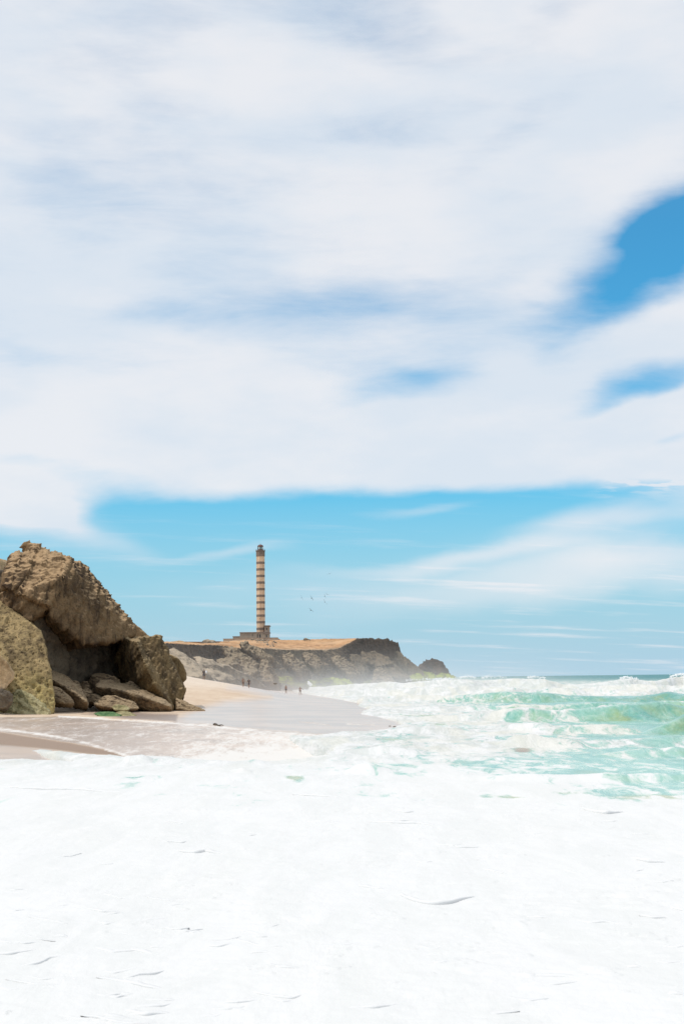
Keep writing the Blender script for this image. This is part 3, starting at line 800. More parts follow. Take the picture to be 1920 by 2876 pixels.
# pitted wall at the left
rock('pitted_rock', [
    H((-350, 480, 147), (0, 508, 147), (60, 545, 146.5), (150, 603, 146), (205, 652, 145.5), (232, 706, 144), (272, 712, 143), (312, 792, 141.5), (325, 860, 141), (342, 955, 140), (352, 1100, 139), (372, 1212, 138.5), (368, 1290, 138), (0, 1290, 136), (-350, 1290, 135.5), (-350, 880, 139), (0, 880, 139.5),
      (-350, 520, 158), (205, 690, 154), (330, 1000, 150), (360, 1290, 148))],
    .13, m_gold, 'yellow-brown pitted rock wall filling the left edge above the sand', 'rock', s=3.2, big=.30, mid=.12, small=.07, pits=.34, seed=5)
rock('algae_rock', [H((55, 1225, 136), (100, 1135, 137), (150, 1120, 138), (250, 1180, 137), (330, 1255, 136.5), (352, 1284, 136.3), (320, 1300, 136), (60, 1260, 135.5), (60, 1300, 135.5), (330, 1300, 139), (70, 1150, 140))],
     .09, m_algae, 'low ragged yellow-green rock apron at the foot of the pitted wall', 'rock', s=1.2, big=.15, mid=.22, small=.06, strata=((-.4, .3, -.8), .5, .16), seed=6)
rock('ochre_block', [H((-120, 860, 134), (0, 884, 133), (55, 930, 133), (102, 1010, 133.6), (98, 1042, 133.4), (42, 1108, 133), (-5, 1132, 133), (-120, 1140, 133), (-120, 880, 139), (80, 1000, 138), (30, 1100, 138))],
     .1, m_ochre, 'small smooth ochre block perched at the left edge against the pitted wall', 'rock', s=1.8, big=.14, mid=.08, small=.03, seed=7)
rock('dark_boulder', [H((-80, 1130, 132.5), (20, 1118, 132.5), (62, 1135, 132.6), (88, 1165, 132.8), (82, 1212, 132.8), (40, 1246, 132.6), (-80, 1250, 132), (-80, 1140, 137), (80, 1200, 137), (40, 1270, 134))],
     .09, m_dark, 'dark boulder at the left edge beneath the small ochre block', 'rock', s=1.2, big=.15, mid=.12, small=.05, seed=8)
# the leaning block to the right
rock('leaning_block', [
    H((860, 768, 156), (940, 790, 152.5), (1000, 950, 151), (1060, 1080, 151), (1190, 1232, 152.5), (1180, 1290, 153), (900, 1160, 157), (790, 900, 160), (860, 765, 164), (1010, 770, 165), (900, 1290, 160), (1190, 1290, 165)),
    H((930, 775, 156), (1010, 765, 157), (1078, 742, 157), (1098, 748, 157.5), (1128, 798, 158), (1152, 850, 158.5), (1200, 960, 158), (1240, 1050, 157), (1276, 1118, 156.5), (1278, 1128, 156.8), (1235, 1140, 156), (1205, 1170, 155), (1020, 950, 155), (1120, 1080, 154.5), (1190, 1290, 155), (1222, 1232, 156), (1060, 800, 168), (1200, 1010, 168), (1215, 1260, 164), (900, 850, 166))],
    .13, m_block, 'brown gullied block leaning left at the right end of the near rocks', 'rock', s=3.2, big=.22, mid=.2, small=.06, strata=((.85, .2, -.5), 1.5, .26), seed=9)
rock('tilted_rock', [H((1125, 862, 166), (1180, 884, 165), (1228, 912, 165), (1258, 950, 165.4), (1280, 1010, 166), (1281, 1052, 166), (1256, 1070, 166), (1220, 1020, 165), (1150, 960, 166), (1130, 880, 176), (1270, 1000, 177), (1250, 1060, 175))],
     .16, m_block, 'rounded brown rock peeping out behind the right edge of the leaning block', 'rock', s=2.5, big=.2, mid=.14, small=.05, seed=10)
rock('shoulder_rock', [H((850, 622, 167), (905, 655, 166), (960, 700, 166), (1020, 752, 166), (1010, 800, 166), (880, 780, 165), (860, 640, 178), (1010, 770, 178))],
     .16, m_slab, 'small brown shoulder of rock showing between the tall slab and the leaning block', 'rock', s=2, big=.2, mid=.14, small=.05, seed=11)
# boulders on the sand
BOULD = [
    ('boulder', [(663, 1100, 150), (760, 1112, 149.6), (900, 1142, 149.2), (1050, 1192, 148.8), (1172, 1236, 148.6), (660, 1145, 150.8), (900, 1214, 150.4), (1000, 1252, 150), (1150, 1284, 149.6), (1182, 1258, 149.4), (700, 1056, 153.5), (760, 1052, 154.5), (850, 1084, 154), (1000, 1124, 153.5), (1100, 1165, 152.5), (1178, 1226, 151), (665, 1085, 151.5), (1100, 1310, 152), (700, 1200, 155)], 'longest flat-sided boulder lying on the sand below the leaning block', .08, 1.5, 20),
    ('boulder', [(850, 1085, 155), (890, 1064, 155), (960, 1078, 155), (1050, 1110, 154.5), (1105, 1148, 154), (1112, 1175, 154), (1000, 1180, 153.5), (860, 1110, 154), (900, 1080, 159), (1100, 1150, 158), (950, 1250, 157)], 'rough knobbly boulder lying just behind the longest boulder', .09, 1.0, 21),
    ('boulder', [(614, 1070, 155), (625, 1035, 155), (650, 1016, 155.5), (700, 1010, 155.5), (780, 1028, 155), (822, 1058, 154.8), (828, 1085, 154.5), (700, 1130, 154), (610, 1140, 155), (615, 1250, 157), (680, 1020, 160), (810, 1060, 160)], 'rounded dark-flanked boulder behind the left end of the longest boulder', .09, 1.4, 22),
    ('boulder', [(345, 1045, 146.4), (440, 1092, 146.2), (525, 1150, 146), (598, 1202, 145.6), (345, 1100, 147.5), (440, 1140, 147.4), (520, 1228, 147), (606, 1228, 146.6), (340, 985, 150), (400, 1006, 151), (450, 1022, 151), (505, 1060, 150), (560, 1112, 149), (602, 1190, 147.5), (600, 1270, 148), (400, 1200, 150)], 'wedge-shaped boulder sloping right beside the pitted wall', .08, 1.3, 23),
    ('boulder', [(352, 1092, 144.5), (400, 1104, 144.5), (440, 1135, 144), (485, 1172, 143.6), (512, 1212, 143.3), (440, 1212, 142.8), (370, 1206, 143), (355, 1160, 143), (500, 1240, 144), (380, 1240, 145), (470, 1180, 147)], 'low crumbly boulder between the pitted wall and the wedge-shaped boulder', .08, .9, 24),
    ('boulder', [(642, 1216, 147), (700, 1172, 147.5), (735, 1160, 148), (790, 1165, 147.5), (860, 1188, 147.3), (930, 1212, 147), (957, 1248, 146.4), (880, 1256, 146), (760, 1246, 146), (650, 1224, 146.6), (900, 1280, 147), (700, 1270, 148), (750, 1180, 151), (930, 1230, 150)], 'peaked low boulder in front of the longest boulder', .07, .9, 25),
    ('boulder', [(600, 1170, 150), (620, 1155, 150), (660, 1152, 150.5), (695, 1165, 150), (690, 1195, 149.6), (610, 1205, 149.6), (650, 1220, 151), (650, 1160, 153)], 'small boulder squeezed in left of the peaked low boulder', .07, .7, 26),
    ('boulder', [(548, 1085, 154), (575, 1062, 154), (605, 1066, 154), (620, 1100, 153.6), (600, 1130, 153.3), (560, 1120, 153.5), (580, 1160, 155), (590, 1080, 157)], 'small dark boulder in shade left of the rounded boulder', .08, .7, 27),
    ('boulder', [(490, 1062, 151), (520, 1055, 151), (550, 1075, 151), (565, 1115, 150.5), (540, 1120, 150), (500, 1110, 150.5), (540, 1160, 152), (530, 1070, 154)], 'small mossy boulder peeping over the wedge-shaped boulder', .08, .6, 28),
    ('boulder', [(560, 1122, 151), (600, 1112, 151), (640, 1130, 151), (640, 1165, 150.5), (590, 1165, 150), (565, 1140, 150.3), (600, 1210, 152), (610, 1130, 153)], 'small pale boulder right of the wedge-shaped boulder tip', .07, .6, 29),
]
for nm, pts, lab, vx, s_, sd_ in BOULD:
    rock(nm, [H(*pts)], vx, m_bould, lab, 'boulder', 'boulders lying on the sand under the near rocks', s=s_, big=.10 * s_, mid=.10 * s_, small=.05, strata=((-.3, .2, -.9), .45 * s_, .07), seed=sd_)
rock('algae_rock', [H((770, 1240, 146), (800, 1225, 146.3), (860, 1228, 146.3), (900, 1250, 146), (880, 1262, 145.6), (790, 1258, 145.6), (830, 1280, 146.5), (840, 1235, 148))],
     .06, m_algae, 'pale yellow-green rock lump in front of the peaked boulder', 'rock', s=.6, big=.07, mid=.08, small=.04, seed=30)
rock('algae_rock', [H((780, 1284, 131.5), (830, 1266, 132.5), (900, 1276, 132), (965, 1312, 131), (850, 1322, 129.6), (740, 1308, 130), (850, 1350, 130), (880, 1283, 134))],
     .06, m_algae, 'flat pale algae-crusted rock on the wet sand, right of the green patch', 'rock', s=.7, big=.05, mid=.08, small=.03, seed=31)
rock('green_rock', [H((645, 1284, 130.5), (700, 1272, 131), (780, 1274, 131), (840, 1296, 130.2), (800, 1314, 129.2), (700, 1306, 129.4), (750, 1340, 130), (760, 1280, 133))],
     .06, m_green, 'flat rock patch covered in green weed on the wet sand', 'rock', s=.7, big=.05, mid=.06, small=.03, seed=32)
rock('rock_ledge', [H((1212, 1178, 155), (1262, 1202, 154), (1330, 1240, 153.5), (1412, 1268, 152.5), (1300, 1262, 152.5), (1215, 1250, 153), (1215, 1290, 154), (1320, 1285, 153), (1240, 1200, 158), (1390, 1268, 155))],
     .07, m_bould, 'thin jagged ledge running out to a point on the sand right of the leaning block', 'rock', s=.8, big=.10, mid=.14, small=.05, strata=((-.4, .1, -.9), .4, .12), seed=33)

# ------------------------------------------------------------------ headland
# stations: base (px, Y), rim (px, py, Y), inland crest (px, py, Y)
ST = [(150, 270, 150, 1792, 300, 150, 1790, 400), (380, 310, 380, 1805, 338, 380, 1803, 430), (480, 340, 480, 1809, 362, 480, 1805, 450), (560, 365, 560, 1812, 385, 560, 1808, 480), (612, 384, 612, 1813, 402, 612, 1807, 505),
      (640, 395, 640, 1820, 417, 640, 1803, 530), (677, 408, 677, 1822, 430, 690, 1800, 570), (732, 430, 732, 1822, 455, 750, 1799, 600), (800, 458, 800, 1826, 482, 800, 1799, 620), (905, 500, 905, 1827, 527, 880, 1796, 620), (950, 514, 952, 1822, 540, 920, 1795, 622),
      (985, 526, 985, 1806, 552, 945, 1795, 626), (1010, 534, 1002, 1797, 560, 970, 1796, 630), (1060, 549, 1045, 1797, 577, 1000, 1796, 635), (1105, 562, 1088, 1799, 592, 1020, 1796, 640),
      (1140, 592, 1112, 1808, 612, 1030, 1798, 650), (1192, 650, 1114, 1815, 655, 1030, 1800, 660), (1160, 740, 1060, 1815, 720, 1000, 1803, 690), (900, 800, 850, 1815, 760, 850, 1803, 700), (400, 800, 400, 1815, 760, 400, 1803, 650)]
ST = np.array(ST, float)
wt = []
for s_ in ST:
    b_ = P(s_[0], 1900, s_[1]); b_[2] = -1.0
    wt.append([b_, P(s_[2], s_[3], s_[4]), P(s_[5], s_[6], s_[7])])
wt = np.array(wt)
seg = np.concatenate([[0], np.cumsum(np.linalg.norm(np.diff(wt[:, 0, :2], axis=0), axis=1))])
near_end = seg[15]
us = np.concatenate([np.arange(0, near_end + 60, .42), np.linspace(near_end + 61, seg[-1], 60)])
B = np.stack([np.interp(us, seg, wt[:, 0, k]) for k in range(3)], -1)
Rm = np.stack([np.interp(us, seg, wt[:, 1, k]) for k in range(3)], -1)
Cr = np.stack([np.interp(us, seg, wt[:, 2, k]) for k in range(3)], -1)
ppx = np.interp(us, seg, ST[:, 2])
# low cliff on top of a slanting apron: shape of the face
vf = np.linspace(0, 1, 74)
steep = sst(ppx, 930, 1000)[:, None]                                   # dark vertical cap on the right
ledge = (1 - sst(ppx, 600, 640))[:, None]                              # ledge cliff on the left
hfa = vf[None] ** (1.0 - .15 * steep)
outw = np.where(vf < .58, vf / .58 * .86, .86 + (vf - .58) / .42 * .14)[None] * steep + vf[None] * (1 - steep)
outl = np.where(vf < .70, vf / .70 * .90, .90 + (vf - .70) / .30 * .10)[None]
outw = outw * (1 - ledge) + outl * ledge
face_ = B[:, None, :2] + (Rm - B)[:, None, :2] * outw[..., None]
fz = B[:, None, 2] + (Rm - B)[:, None, 2] * hfa
face_ = np.concatenate([face_, fz[..., None]], -1)
vp = np.linspace(0, 1, 46)[1:] ** 1.3
plat = Rm[:, None] + (Cr - Rm)[:, None] * vp[None, :, None]
pb = np.linspace(0, 1, 12)[1:]
back = Cr[:, None] + (np.array([0., 130., -8.]))[None, None] * pb[None, :, None]
Vh = np.concatenate([face_, plat, back], 1)
nu, nv = Vh.shape[:2]
F = grid_faces(nu, nv, True)
Vf = Vh.reshape(-1, 3)
me = np_mesh('headland', Vf, F)
N = normals(me)
if N[:, 2].mean() < 0:
    F = grid_faces(nu, nv); me = np_mesh('headland', Vf, F); N = normals(me)
onface = np.concatenate([np.ones(74), np.zeros(nv - 74)])
onface = np.repeat(onface[None], nu, 0).ravel()
capm = np.concatenate([sst(vf, .52, .62), np.zeros(nv - 74)])[None] * steep
capm = np.clip(capm, 0, 1)
vf_all = np.concatenate([vf, np.ones(nv - 74)])
capm = (capm * np.ones((nu, 1))).ravel()
p = Vf
# slabs dipping down to the right in the picture: blocky displacement across the dip
pe = np.stack([p[:, 0] * .80 + p[:, 2] * .62, p[:, 1] * .55, -p[:, 0] * .5 + p[:, 2] * .85], -1)
uu = np.array([.64, -.12, .76])
q = p @ uu / 3.4 + .9 * fbm(p / 11., 3)
saw = (q - np.floor(q)) ** 1.5 - .4
q2 = p @ uu / 1.15 + .8 * fbm(p / 4., 3)
saw2 = (q2 - np.floor(q2)) - .5
sw = np.where(onface > 0, 1.0, 0)
shape = np.sin(np.pi * np.clip(vf_all, 0, 1) ** .8) ** .5
shape = np.repeat(shape[None], nu, 0).ravel()
d = sw * (1 - capm) * (1.9 * saw * (.6 + .6 * perlin(p / 9.)) + .55 * saw2 + 1.3 * fbm(p / 7., 4, .55) + .35 * ridged(p / 2., 3)) * np.clip(shape, .25, 1)
qc = p[:, 2] / 2.1 + .35 * fbm(p / 8., 3)
d = d + sw * capm * (.5 * ((qc - np.floor(qc)) - .5) + 1.0 * ridged(p / 7., 4) + .3 * ridged(p / 1.5, 3))
d = d + (1 - sw) * 0
V2 = p + N * d[:, None]
pl_m = (1 - sw) * np.clip(np.repeat(np.concatenate([np.zeros(74), np.clip(vp * 4, 0, 1), np.ones(11)])[None], nu, 0).ravel(), 0, 1)
V2[:, 2] += pl_m * (.55 * fbm(p * (.09, .05, 1), 4) + .32 * ridged(p * (.35, .10, 1), 4)) + (sw * (vf_all >= .97)[None].repeat(nu, 0).ravel()) * 0
rimn = np.repeat(np.exp(-((np.arange(nv) - 76) / 7.) ** 2)[None], nu, 0).ravel()
V2[:, 2] += rimn * (.30 * ridged(p * .35, 4) - .1)
me.vertices.foreach_set('co', V2.astype(np.float32).ravel()); me.update()
at = me.attributes.new('sandtop', 'FLOAT', 'POINT')
st = np.clip(pl_m * 2, 0, 1); at.data.foreach_set('value', st.astype(np.float32))
at = me.attributes.new('cap', 'FLOAT', 'POINT')
ledgecap = (ledge * np.concatenate([sst(vf, .66, .74), np.zeros(nv - 74)])[None]).ravel()
at.data.foreach_set('value', np.clip(capm + .7 * ledgecap, 0, 1).astype(np.float32))
at = me.attributes.new('drift', 'FLOAT', 'POINT')      # blown sand lying against the left part
pxv = np.repeat(ppx[:, None], nv, 1).ravel()
at.data.foreach_set('value', ((1 - sst(pxv, 500, 620)) * sw * (1 - ledgecap)).astype(np.float32))
m, t, b = material('headland_ground')
pos = t.node('ShaderNodeTexCoord').outputs['Object']
geo = t.node('ShaderNodeNewGeometry'); up = t.node('ShaderNodeSeparateXYZ'); t.l.new(geo.outputs['Normal'], up.inputs[0])
sp = t.node('ShaderNodeSeparateXYZ'); t.l.new(pos, sp.inputs[0])
n1 = t.noise(pos, .09, 5, .6, .5); n2 = t.noise(pos, .5, 6, .68); n3 = t.noise(t.mapping(pos, rot=(0, R(38), 0), sc=(.35, 1, 2.4)), .5, 6, .66)
c = t.mix(t.rng(n3, .35, .65), (.075, .058, .042), (.19, .145, .10))
c = t.mix(t.rng(n2, .5, .72, 0, .75), c, (.31, .225, .145))
c = t.mix(t.rng(n1, .5, .7, 0, .5), c, (.19, .165, .125))
c = t.mix(t.math('MULTIPLY', t.rng(up.outputs[2], .72, .92), t.rng(n2, .35, .6)), c, (.50, .37, .24))
c = t.mix(t.attr('drift'), c, t.mix(t.rng(n3, .38, .6), (.22, .19, .15), (.52, .44, .34)))
c = t.mix(t.attr('cap'), c, t.mix(t.rng(n2, .35, .7), (.062, .046, .037), (.13, .09, .065)))
alg = t.rng(t.math('ADD', sp.outputs[2], t.math('MULTIPLY', n2, 3.0)), 3.2, 5.2, 1, 0)
alg = t.math('MULTIPLY', alg, t.rng(t.noise(pos, .07, 2, .5), .40, .52))
alg = t.math('MULTIPLY', alg, t.rng(sp.outputs[1], 420, 455, 0, 1))
c = t.mix(alg, c, (.38, .45, .06))
topc = t.mix(t.rng(t.noise(t.mapping(pos, sc=(1, .25, 1)), .25, 6, .7), .35, .62), (.36, .19, .09), (.62, .36, .18))
topc = t.mix(t.rng(t.noise(pos, .04, 3, .6), .45, .6, 0, .5), topc, (.66, .44, .26))
c = t.mix(t.attr('sandtop'), c, topc)
t.l.new(c, b.inputs['Base Color']); b.inputs['Roughness'].default_value = .95; b.inputs['Specular IOR Level'].default_value = .15
t.l.new(t.bump(t.math('ADD', n2, t.math('MULTIPLY', n3, .8)), .8, 1.2), b.inputs['Normal'])
tag(link('headland', me, m), 'rocky headland with a sandy orange top and slanting grey strata above the beach', kind='structure')


def HP(*pts): return [P(*q_) for q_ in pts]


def prism_pts(pts, th, dz=0):
    """front outline pushed back by th metres"""
    a = HP(*pts); return a + [q_ + np.array([th * .15, th, dz]) for q_ in a]


m_far = rock_material('far_slab_stone', ((.065, .050, .036), (.15, .112, .075), (.25, .185, .12)), .6, streak=(0, R(35), 0), top=(.32, .25, .17), bump=.8)
m_apron = rock_material('dusted_stone', ((.085, .068, .050), (.16, .128, .095), (.25, .20, .145)), .4, streak=(0, R(-40), 0), top=(.46, .37, .27), bump=.7)
m_pale = rock_material('pale_slab_stone', ((.09, .073, .053), (.18, .142, .10), (.27, .21, .145)), .6, streak=(0, R(35), 0), bump=.7)
FAR = [
    ([(1096, 1822, 600), (1116, 1832, 604), (1126, 1847, 606), (1142, 1864, 610), (1166, 1877, 614), (1186, 1888, 612), (1194, 1906, 606), (1120, 1912, 596), (1080, 1900, 590), (1084, 1850, 594)], 22, m_pale, 'sloping shoulder of brown rock stepping down to the point of the headland', 2.6),
    ([(672, 1806, 424), (690, 1807, 428), (715, 1818, 430), (748, 1836, 430), (764, 1852, 428), (742, 1852, 424), (712, 1842, 422), (688, 1830, 421), (678, 1818, 421)], 14, m_far, 'jagged horn-shaped rock jutting from the cliff edge below the lighthouse', 2.5),
    ([(628, 1818, 398), (652, 1819, 399), (690, 1842, 399), (725, 1868, 398), (718, 1878, 394), (690, 1870, 392), (640, 1848, 392), (630, 1835, 394)], 12, m_far, 'long rock slab tipped down to the right, left of the horn-shaped rock', 2.2),
    ([(540, 1844, 352), (565, 1845, 352), (640, 1870, 356), (700, 1896, 362), (726, 1912, 366), (690, 1914, 358), (610, 1892, 350), (555, 1868, 347)], 14, m_apron, 'longest low slab sloping from the ledge down to the beach walkers', 2.2),
    ([(608, 1856, 378), (640, 1848, 380), (660, 1854, 380), (664, 1866, 376), (640, 1872, 372), (615, 1868, 372)], 8, m_far, 'small hunched rock between the long slab and the ledge cliff', 1.6),
    ([(652, 1870, 388), (680, 1865, 390), (712, 1876, 390), (722, 1888, 386), (700, 1896, 382), (664, 1888, 382)], 10, m_far, 'square rock low on the cliff left of the triangular slab', 1.8),
    ([(736, 1856, 398), (746, 1856, 398), (756, 1878, 396), (768, 1906, 390), (766, 1918, 388), (718, 1916, 386), (722, 1892, 390)], 10, m_far, 'triangular slab standing at the top of the beach', 1.8),
    ([(462, 1822, 322), (488, 1820, 324), (520, 1838, 326), (548, 1866, 324), (575, 1893, 318), (560, 1905, 312), (480, 1905, 305), (440, 1900, 305), (440, 1830, 318)], 14, m_apron, 'pale sand-dusted rock apron just right of the near rocks', 2.4),
    ([(560, 1876, 340), (600, 1880, 342), (650, 1896, 346), (668, 1910, 346), (620, 1912, 338), (570, 1902, 334)], 9, m_apron, 'low pale rock behind the walker carrying a towel', 1.6),
    ([(982, 1838, 528), (1000, 1838, 529), (1020, 1856, 529), (1028, 1880, 524), (1018, 1892, 520), (1000, 1878, 520), (985, 1856, 523)], 8, m_pale, 'pale upright slab under the dark cliff, right of the green algae', 2.2),
    ([(1012, 1832, 545), (1050, 1832, 548), (1085, 1846, 548), (1100, 1864, 542), (1060, 1872, 536), (1020, 1858, 538)], 12, m_pale, 'broad pale slab under the middle of the dark cliff', 2.6),
    ([(1052, 1852, 545), (1072, 1846, 548), (1100, 1862, 548), (1130, 1886, 545), (1148, 1902, 542), (1120, 1906, 536), (1080, 1896, 534), (1050, 1874, 536)], 12, m_pale, 'curved pale slab sloping towards the point of the headland', 2.4),
    ([(930, 1848, 512), (952, 1842, 514), (985, 1864, 514), (1012, 1894, 510), (990, 1904, 505), (955, 1880, 504), (934, 1862, 507)], 8, m_far, 'brown slab slanting under the left end of the dark cliff', 2.2),
    ([(1052, 1880, 530), (1070, 1876, 532), (1086, 1892, 530), (1096, 1908, 526), (1108, 1915, 524), (1104, 1922, 522), (1040, 1924, 522), (1046, 1898, 526)], 9, m_far, 'brown buttress of rock standing in the surf at the foot of the headland', 2.2),
    ([(850, 1838, 470), (868, 1834, 472), (895, 1850, 472), (905, 1872, 468), (885, 1878, 464), (858, 1860, 465)], 8, m_far, 'dark diamond-shaped slab in the middle of the cliff face', 2.0),
    ([(790, 1842, 444), (812, 1836, 446), (848, 1862, 446), (862, 1884, 442), (835, 1890, 438), (800, 1866, 440)], 8, m_far, 'brown slab right of the horn-shaped rock, half way up the cliff', 2.0),
]
for pts, th, mt, lab, s_ in FAR:
    rock('leaning_slab' if mt is not m_apron else 'sanded_slab', [prism_pts(pts, th, -2.5)], .34, mt, lab, 'rock', 'slabs leaning against the headland', s=s_ * 1.6, big=.45, mid=.25 if mt is m_apron else .60, small=.08 if mt is m_apron else .22, strata=((.62, .1, .78), 1.5 if mt is m_apron else .95, .42), facet=.15 if mt is m_apron else .7, seed=int(s_ * 10 + pts[0][0]))
m_islet = rock_material('islet_stone', ((.05, .045, .042), (.09, .075, .065), (.14, .10, .075)), .3, algae=(.5, 3.0, (.36, .42, .12)), bump=.8)
rock('sea_rock', [prism_pts([(1165, 1884, 640), (1180, 1868, 640), (1203, 1855, 642), (1224, 1853, 642), (1235, 1862, 642), (1249, 1878, 642), (1254, 1900, 640), (1240, 1915, 634), (1175, 1915, 632), (1160, 1900, 636)], 24, -3)],
     .45, m_islet, 'dark humped rock standing in the sea off the point', 'rock', s=5, big=.7, mid=.8, small=.25, strata=((.3, 0, .9), 2.2, .4), facet=.7, seed=51)
m_alg2 = rock_material('green_shelf_stone', ((.10, .095, .05), (.30, .37, .05), (.44, .50, .08)), .5, bump=.9)
for k, (pts, lab) in enumerate((
        ([(1088, 1902, 600), (1105, 1890, 604), (1130, 1886, 606), (1165, 1889, 606), (1180, 1896, 602), (1190, 1910, 596), (1090, 1914, 594)], 'bright yellow-green algae shelf between the headland and the sea rock'),
        ([(1172, 1893, 610), (1190, 1888, 612), (1215, 1894, 610), (1220, 1906, 604), (1180, 1912, 602)], 'small green-topped rock at the left foot of the sea rock'),
        ([(1222, 1898, 622), (1240, 1894, 624), (1262, 1897, 624), (1278, 1904, 620), (1262, 1910, 616), (1225, 1910, 616)], 'flat green-topped rock at the right foot of the sea rock'),
        ([(740, 1913, 448), (770, 1905, 450), (800, 1903, 452), (830, 1906, 452), (860, 1910, 452), (870, 1925, 446), (750, 1922, 444)], 'rounded green algae rock at the head of the beach'),
        ([(876, 1918, 478), (905, 1908, 480), (940, 1906, 482), (970, 1910, 482), (985, 1922, 478), (890, 1930, 474)], 'green algae rock behind the first breakers'),
        ([(640, 1918, 372), (650, 1917, 373), (660, 1919, 372), (650, 1921, 371)], 'tiny stone on the sand') if False else
        ([(1092, 1892, 590), (1100, 1878, 592), (1110, 1880, 592), (1118, 1892, 590), (1105, 1905, 586)], 'small green-stained rock in the splash at the point'))):
    rock('algae_shelf', [prism_pts(pts, 14, -1.5)], .34, m_alg2, lab, 'rock', None, s=3, big=.5, mid=.8, small=.35, seed=60 + k)

# ------------------------------------------------------------------ small things on the sand
m_weed, t, b = material('seaweed'); b.inputs['Base Color'].default_value = (.07, .05, .03, 1); b.inputs['Roughness'].default_value = .6


def ground_pt(px, py):
    d = view_dir(px, py); z = 0.0
    for Yt in np.arange(40, 460, .25):
        k = Yt / d[1]
        if CAM_H + d[2] * k < beach_z(np.array([d[0] * k]), np.array([Yt]))[0]:
            return np.array([d[0] * k, Yt, beach_z(np.array([d[0] * k]), np.array([Yt]))[0]])
    return P(px, py, 300)


def tube_mesh(name, pts, rads, n=7, smooth=True):
    bm = bmesh.new(); rings = []
    for k, (p_, r_) in enumerate(zip(pts, rads)):
        a = Vector(pts[max(k - 1, 0)]); c_ = Vector(pts[min(k + 1, len(pts) - 1)])
        q_ = (c_ - a).to_track_quat('Z', 'Y')
        rings.append([bm.verts.new(Vector(p_) + q_ @ Vector((r_ * math.cos(2 * math.pi * j / n), r_ * math.sin(2 * math.pi * j / n), 0))) for j in range(n)])
    for a, c_ in zip(rings, rings[1:]):
        for j in range(n): bm.faces.new((a[j], a[(j + 1) % n], c_[(j + 1) % n], c_[j]))
    bm.faces.new(rings[0][::-1]); bm.faces.new(rings[-1])
    return bm_mesh(name, bm, smooth)


a = ground_pt(600, 2036); b2 = ground_pt(628, 2042)
L = b2 - a
pts = [(0, 0, .04)] + [(L[0] * k / 7 + random.uniform(-.02, .02), L[1] * k / 7 + random.uniform(-.3, .3), .05 + .05 * math.sin(k * 1.3)) for k in range(1, 8)]
o = link('driftwood', tube_mesh('driftwood', pts, [.06, .07, .08, .06, .07, .05, .04, .02]), m_weed); o.location = a
tag(o, 'thin dark stick of driftwood on the wet sand right of the near rocks', 'driftwood')
for px, py, r_, lab in ((1108, 2043, .09, 'larger dark pebble stone at the very tip of the wet sand'), (1094, 2040, .06, 'smaller dark stone left of the one at the tip of the wet sand'), (773, 1921, .24, 'lone dark stone on the sand above the two standing bathers')):
    g = ground_pt(px, py)
    bm = bmesh.new(); bmesh.ops.create_icosphere(bm, subdivisions=3, radius=1.0, matrix=Matrix.Diagonal((r_ * 1.7, r_, r_ * .6, 1)))
    me = bm_mesh('beach_stone', bm, True); roughen(me, r_ * 1.5, r_ * .25, r_ * .15, r_ * .05, seed=px)
    o = link('beach_stone', me, m_dark); o.location = g + np.array([0, 0, r_ * .25])
    tag(o, lab, 'stone')
# stones on the plateau edge
for px, py, Yp, r_, lab in ((859, 1795, 612, .8, 'small dark rock on the skyline of the plateau, left of its twin'), (867, 1796, 610, .6, 'smaller dark rock on the skyline just right of its twin'), (796, 1799, 612, .55, 'dark stone on the plateau beside the end of the terrace wall'),
                             (581, 1805, 470, 1.3, 'left one of two pale rubble lumps on the far left skyline'), (594, 1805, 470, 1.2, 'right one of two pale rubble lumps on the far left skyline')):
    bm = bmesh.new(); bmesh.ops.create_icosphere(bm, subdivisions=3, radius=1.0, matrix=Matrix.Diagonal((r_ * 1.3, r_, r_, 1)))
    me = bm_mesh('plateau_rock', bm, True); roughen(me, r_ * 1.2, r_ * .3, r_ * .2, r_ * .08, seed=px)
    o = link('plateau_rock', me, m_far if px > 700 else m_apron); o.location = P(px, py + 3, Yp)
    tag(o, lab, 'stone')
# blown sand dune on the far left skyline
rock('sand_dune', [prism_pts([(460, 1812, 440), (478, 1803, 440), (500, 1799, 441), (512, 1800, 441), (528, 1806, 440), (545, 1812, 438), (500, 1822, 436)], 20, -2)], .5, m_ochre, 'low sand dune on the skyline above the left end of the ledge cliff', 'dune', s=6, big=.15, mid=.06, small=.03, seed=70)

# ------------------------------------------------------------------ lighthouse
def masonry(name, a, b_, streaks=(.36, .2, .12), sc=1.0):
    m, t, b = material(name)
    pos = t.node('ShaderNodeTexCoord').outputs['Object']
    n1 = t.noise(pos, .35 * sc, 5, .65); n2 = t.noise(t.mapping(pos, sc=(1, 1, .12)), .9 * sc, 4, .6)
    c = t.mix(t.rng(n1, .3, .7), a, b_)
    c = t.mix(t.rng(n2, .5, .7, 0, .55), c, streaks)
    br = t.node('ShaderNodeTexBrick'); t.put(br.inputs['Vector'], t.mapping(pos, rot=(R(90), 0, 0)))
    br.inputs['Scale'].default_value = 1.6; br.inputs['Mortar Size'].default_value = .02
    t.l.new(c, br.inputs['Color1']); t.l.new(t.mix(.25, c, b_), br.inputs['Color2']); t.l.new(t.mix(.5, c, (.1, .08, .06)), br.inputs['Mortar'])
    t.l.new(t.mix(.5, c, br.outputs['Color']), b.inputs['Base Color']); b.inputs['Roughness'].default_value = .9
    t.l.new(t.bump(n1, .4, .1), b.inputs['Normal'])
    return m


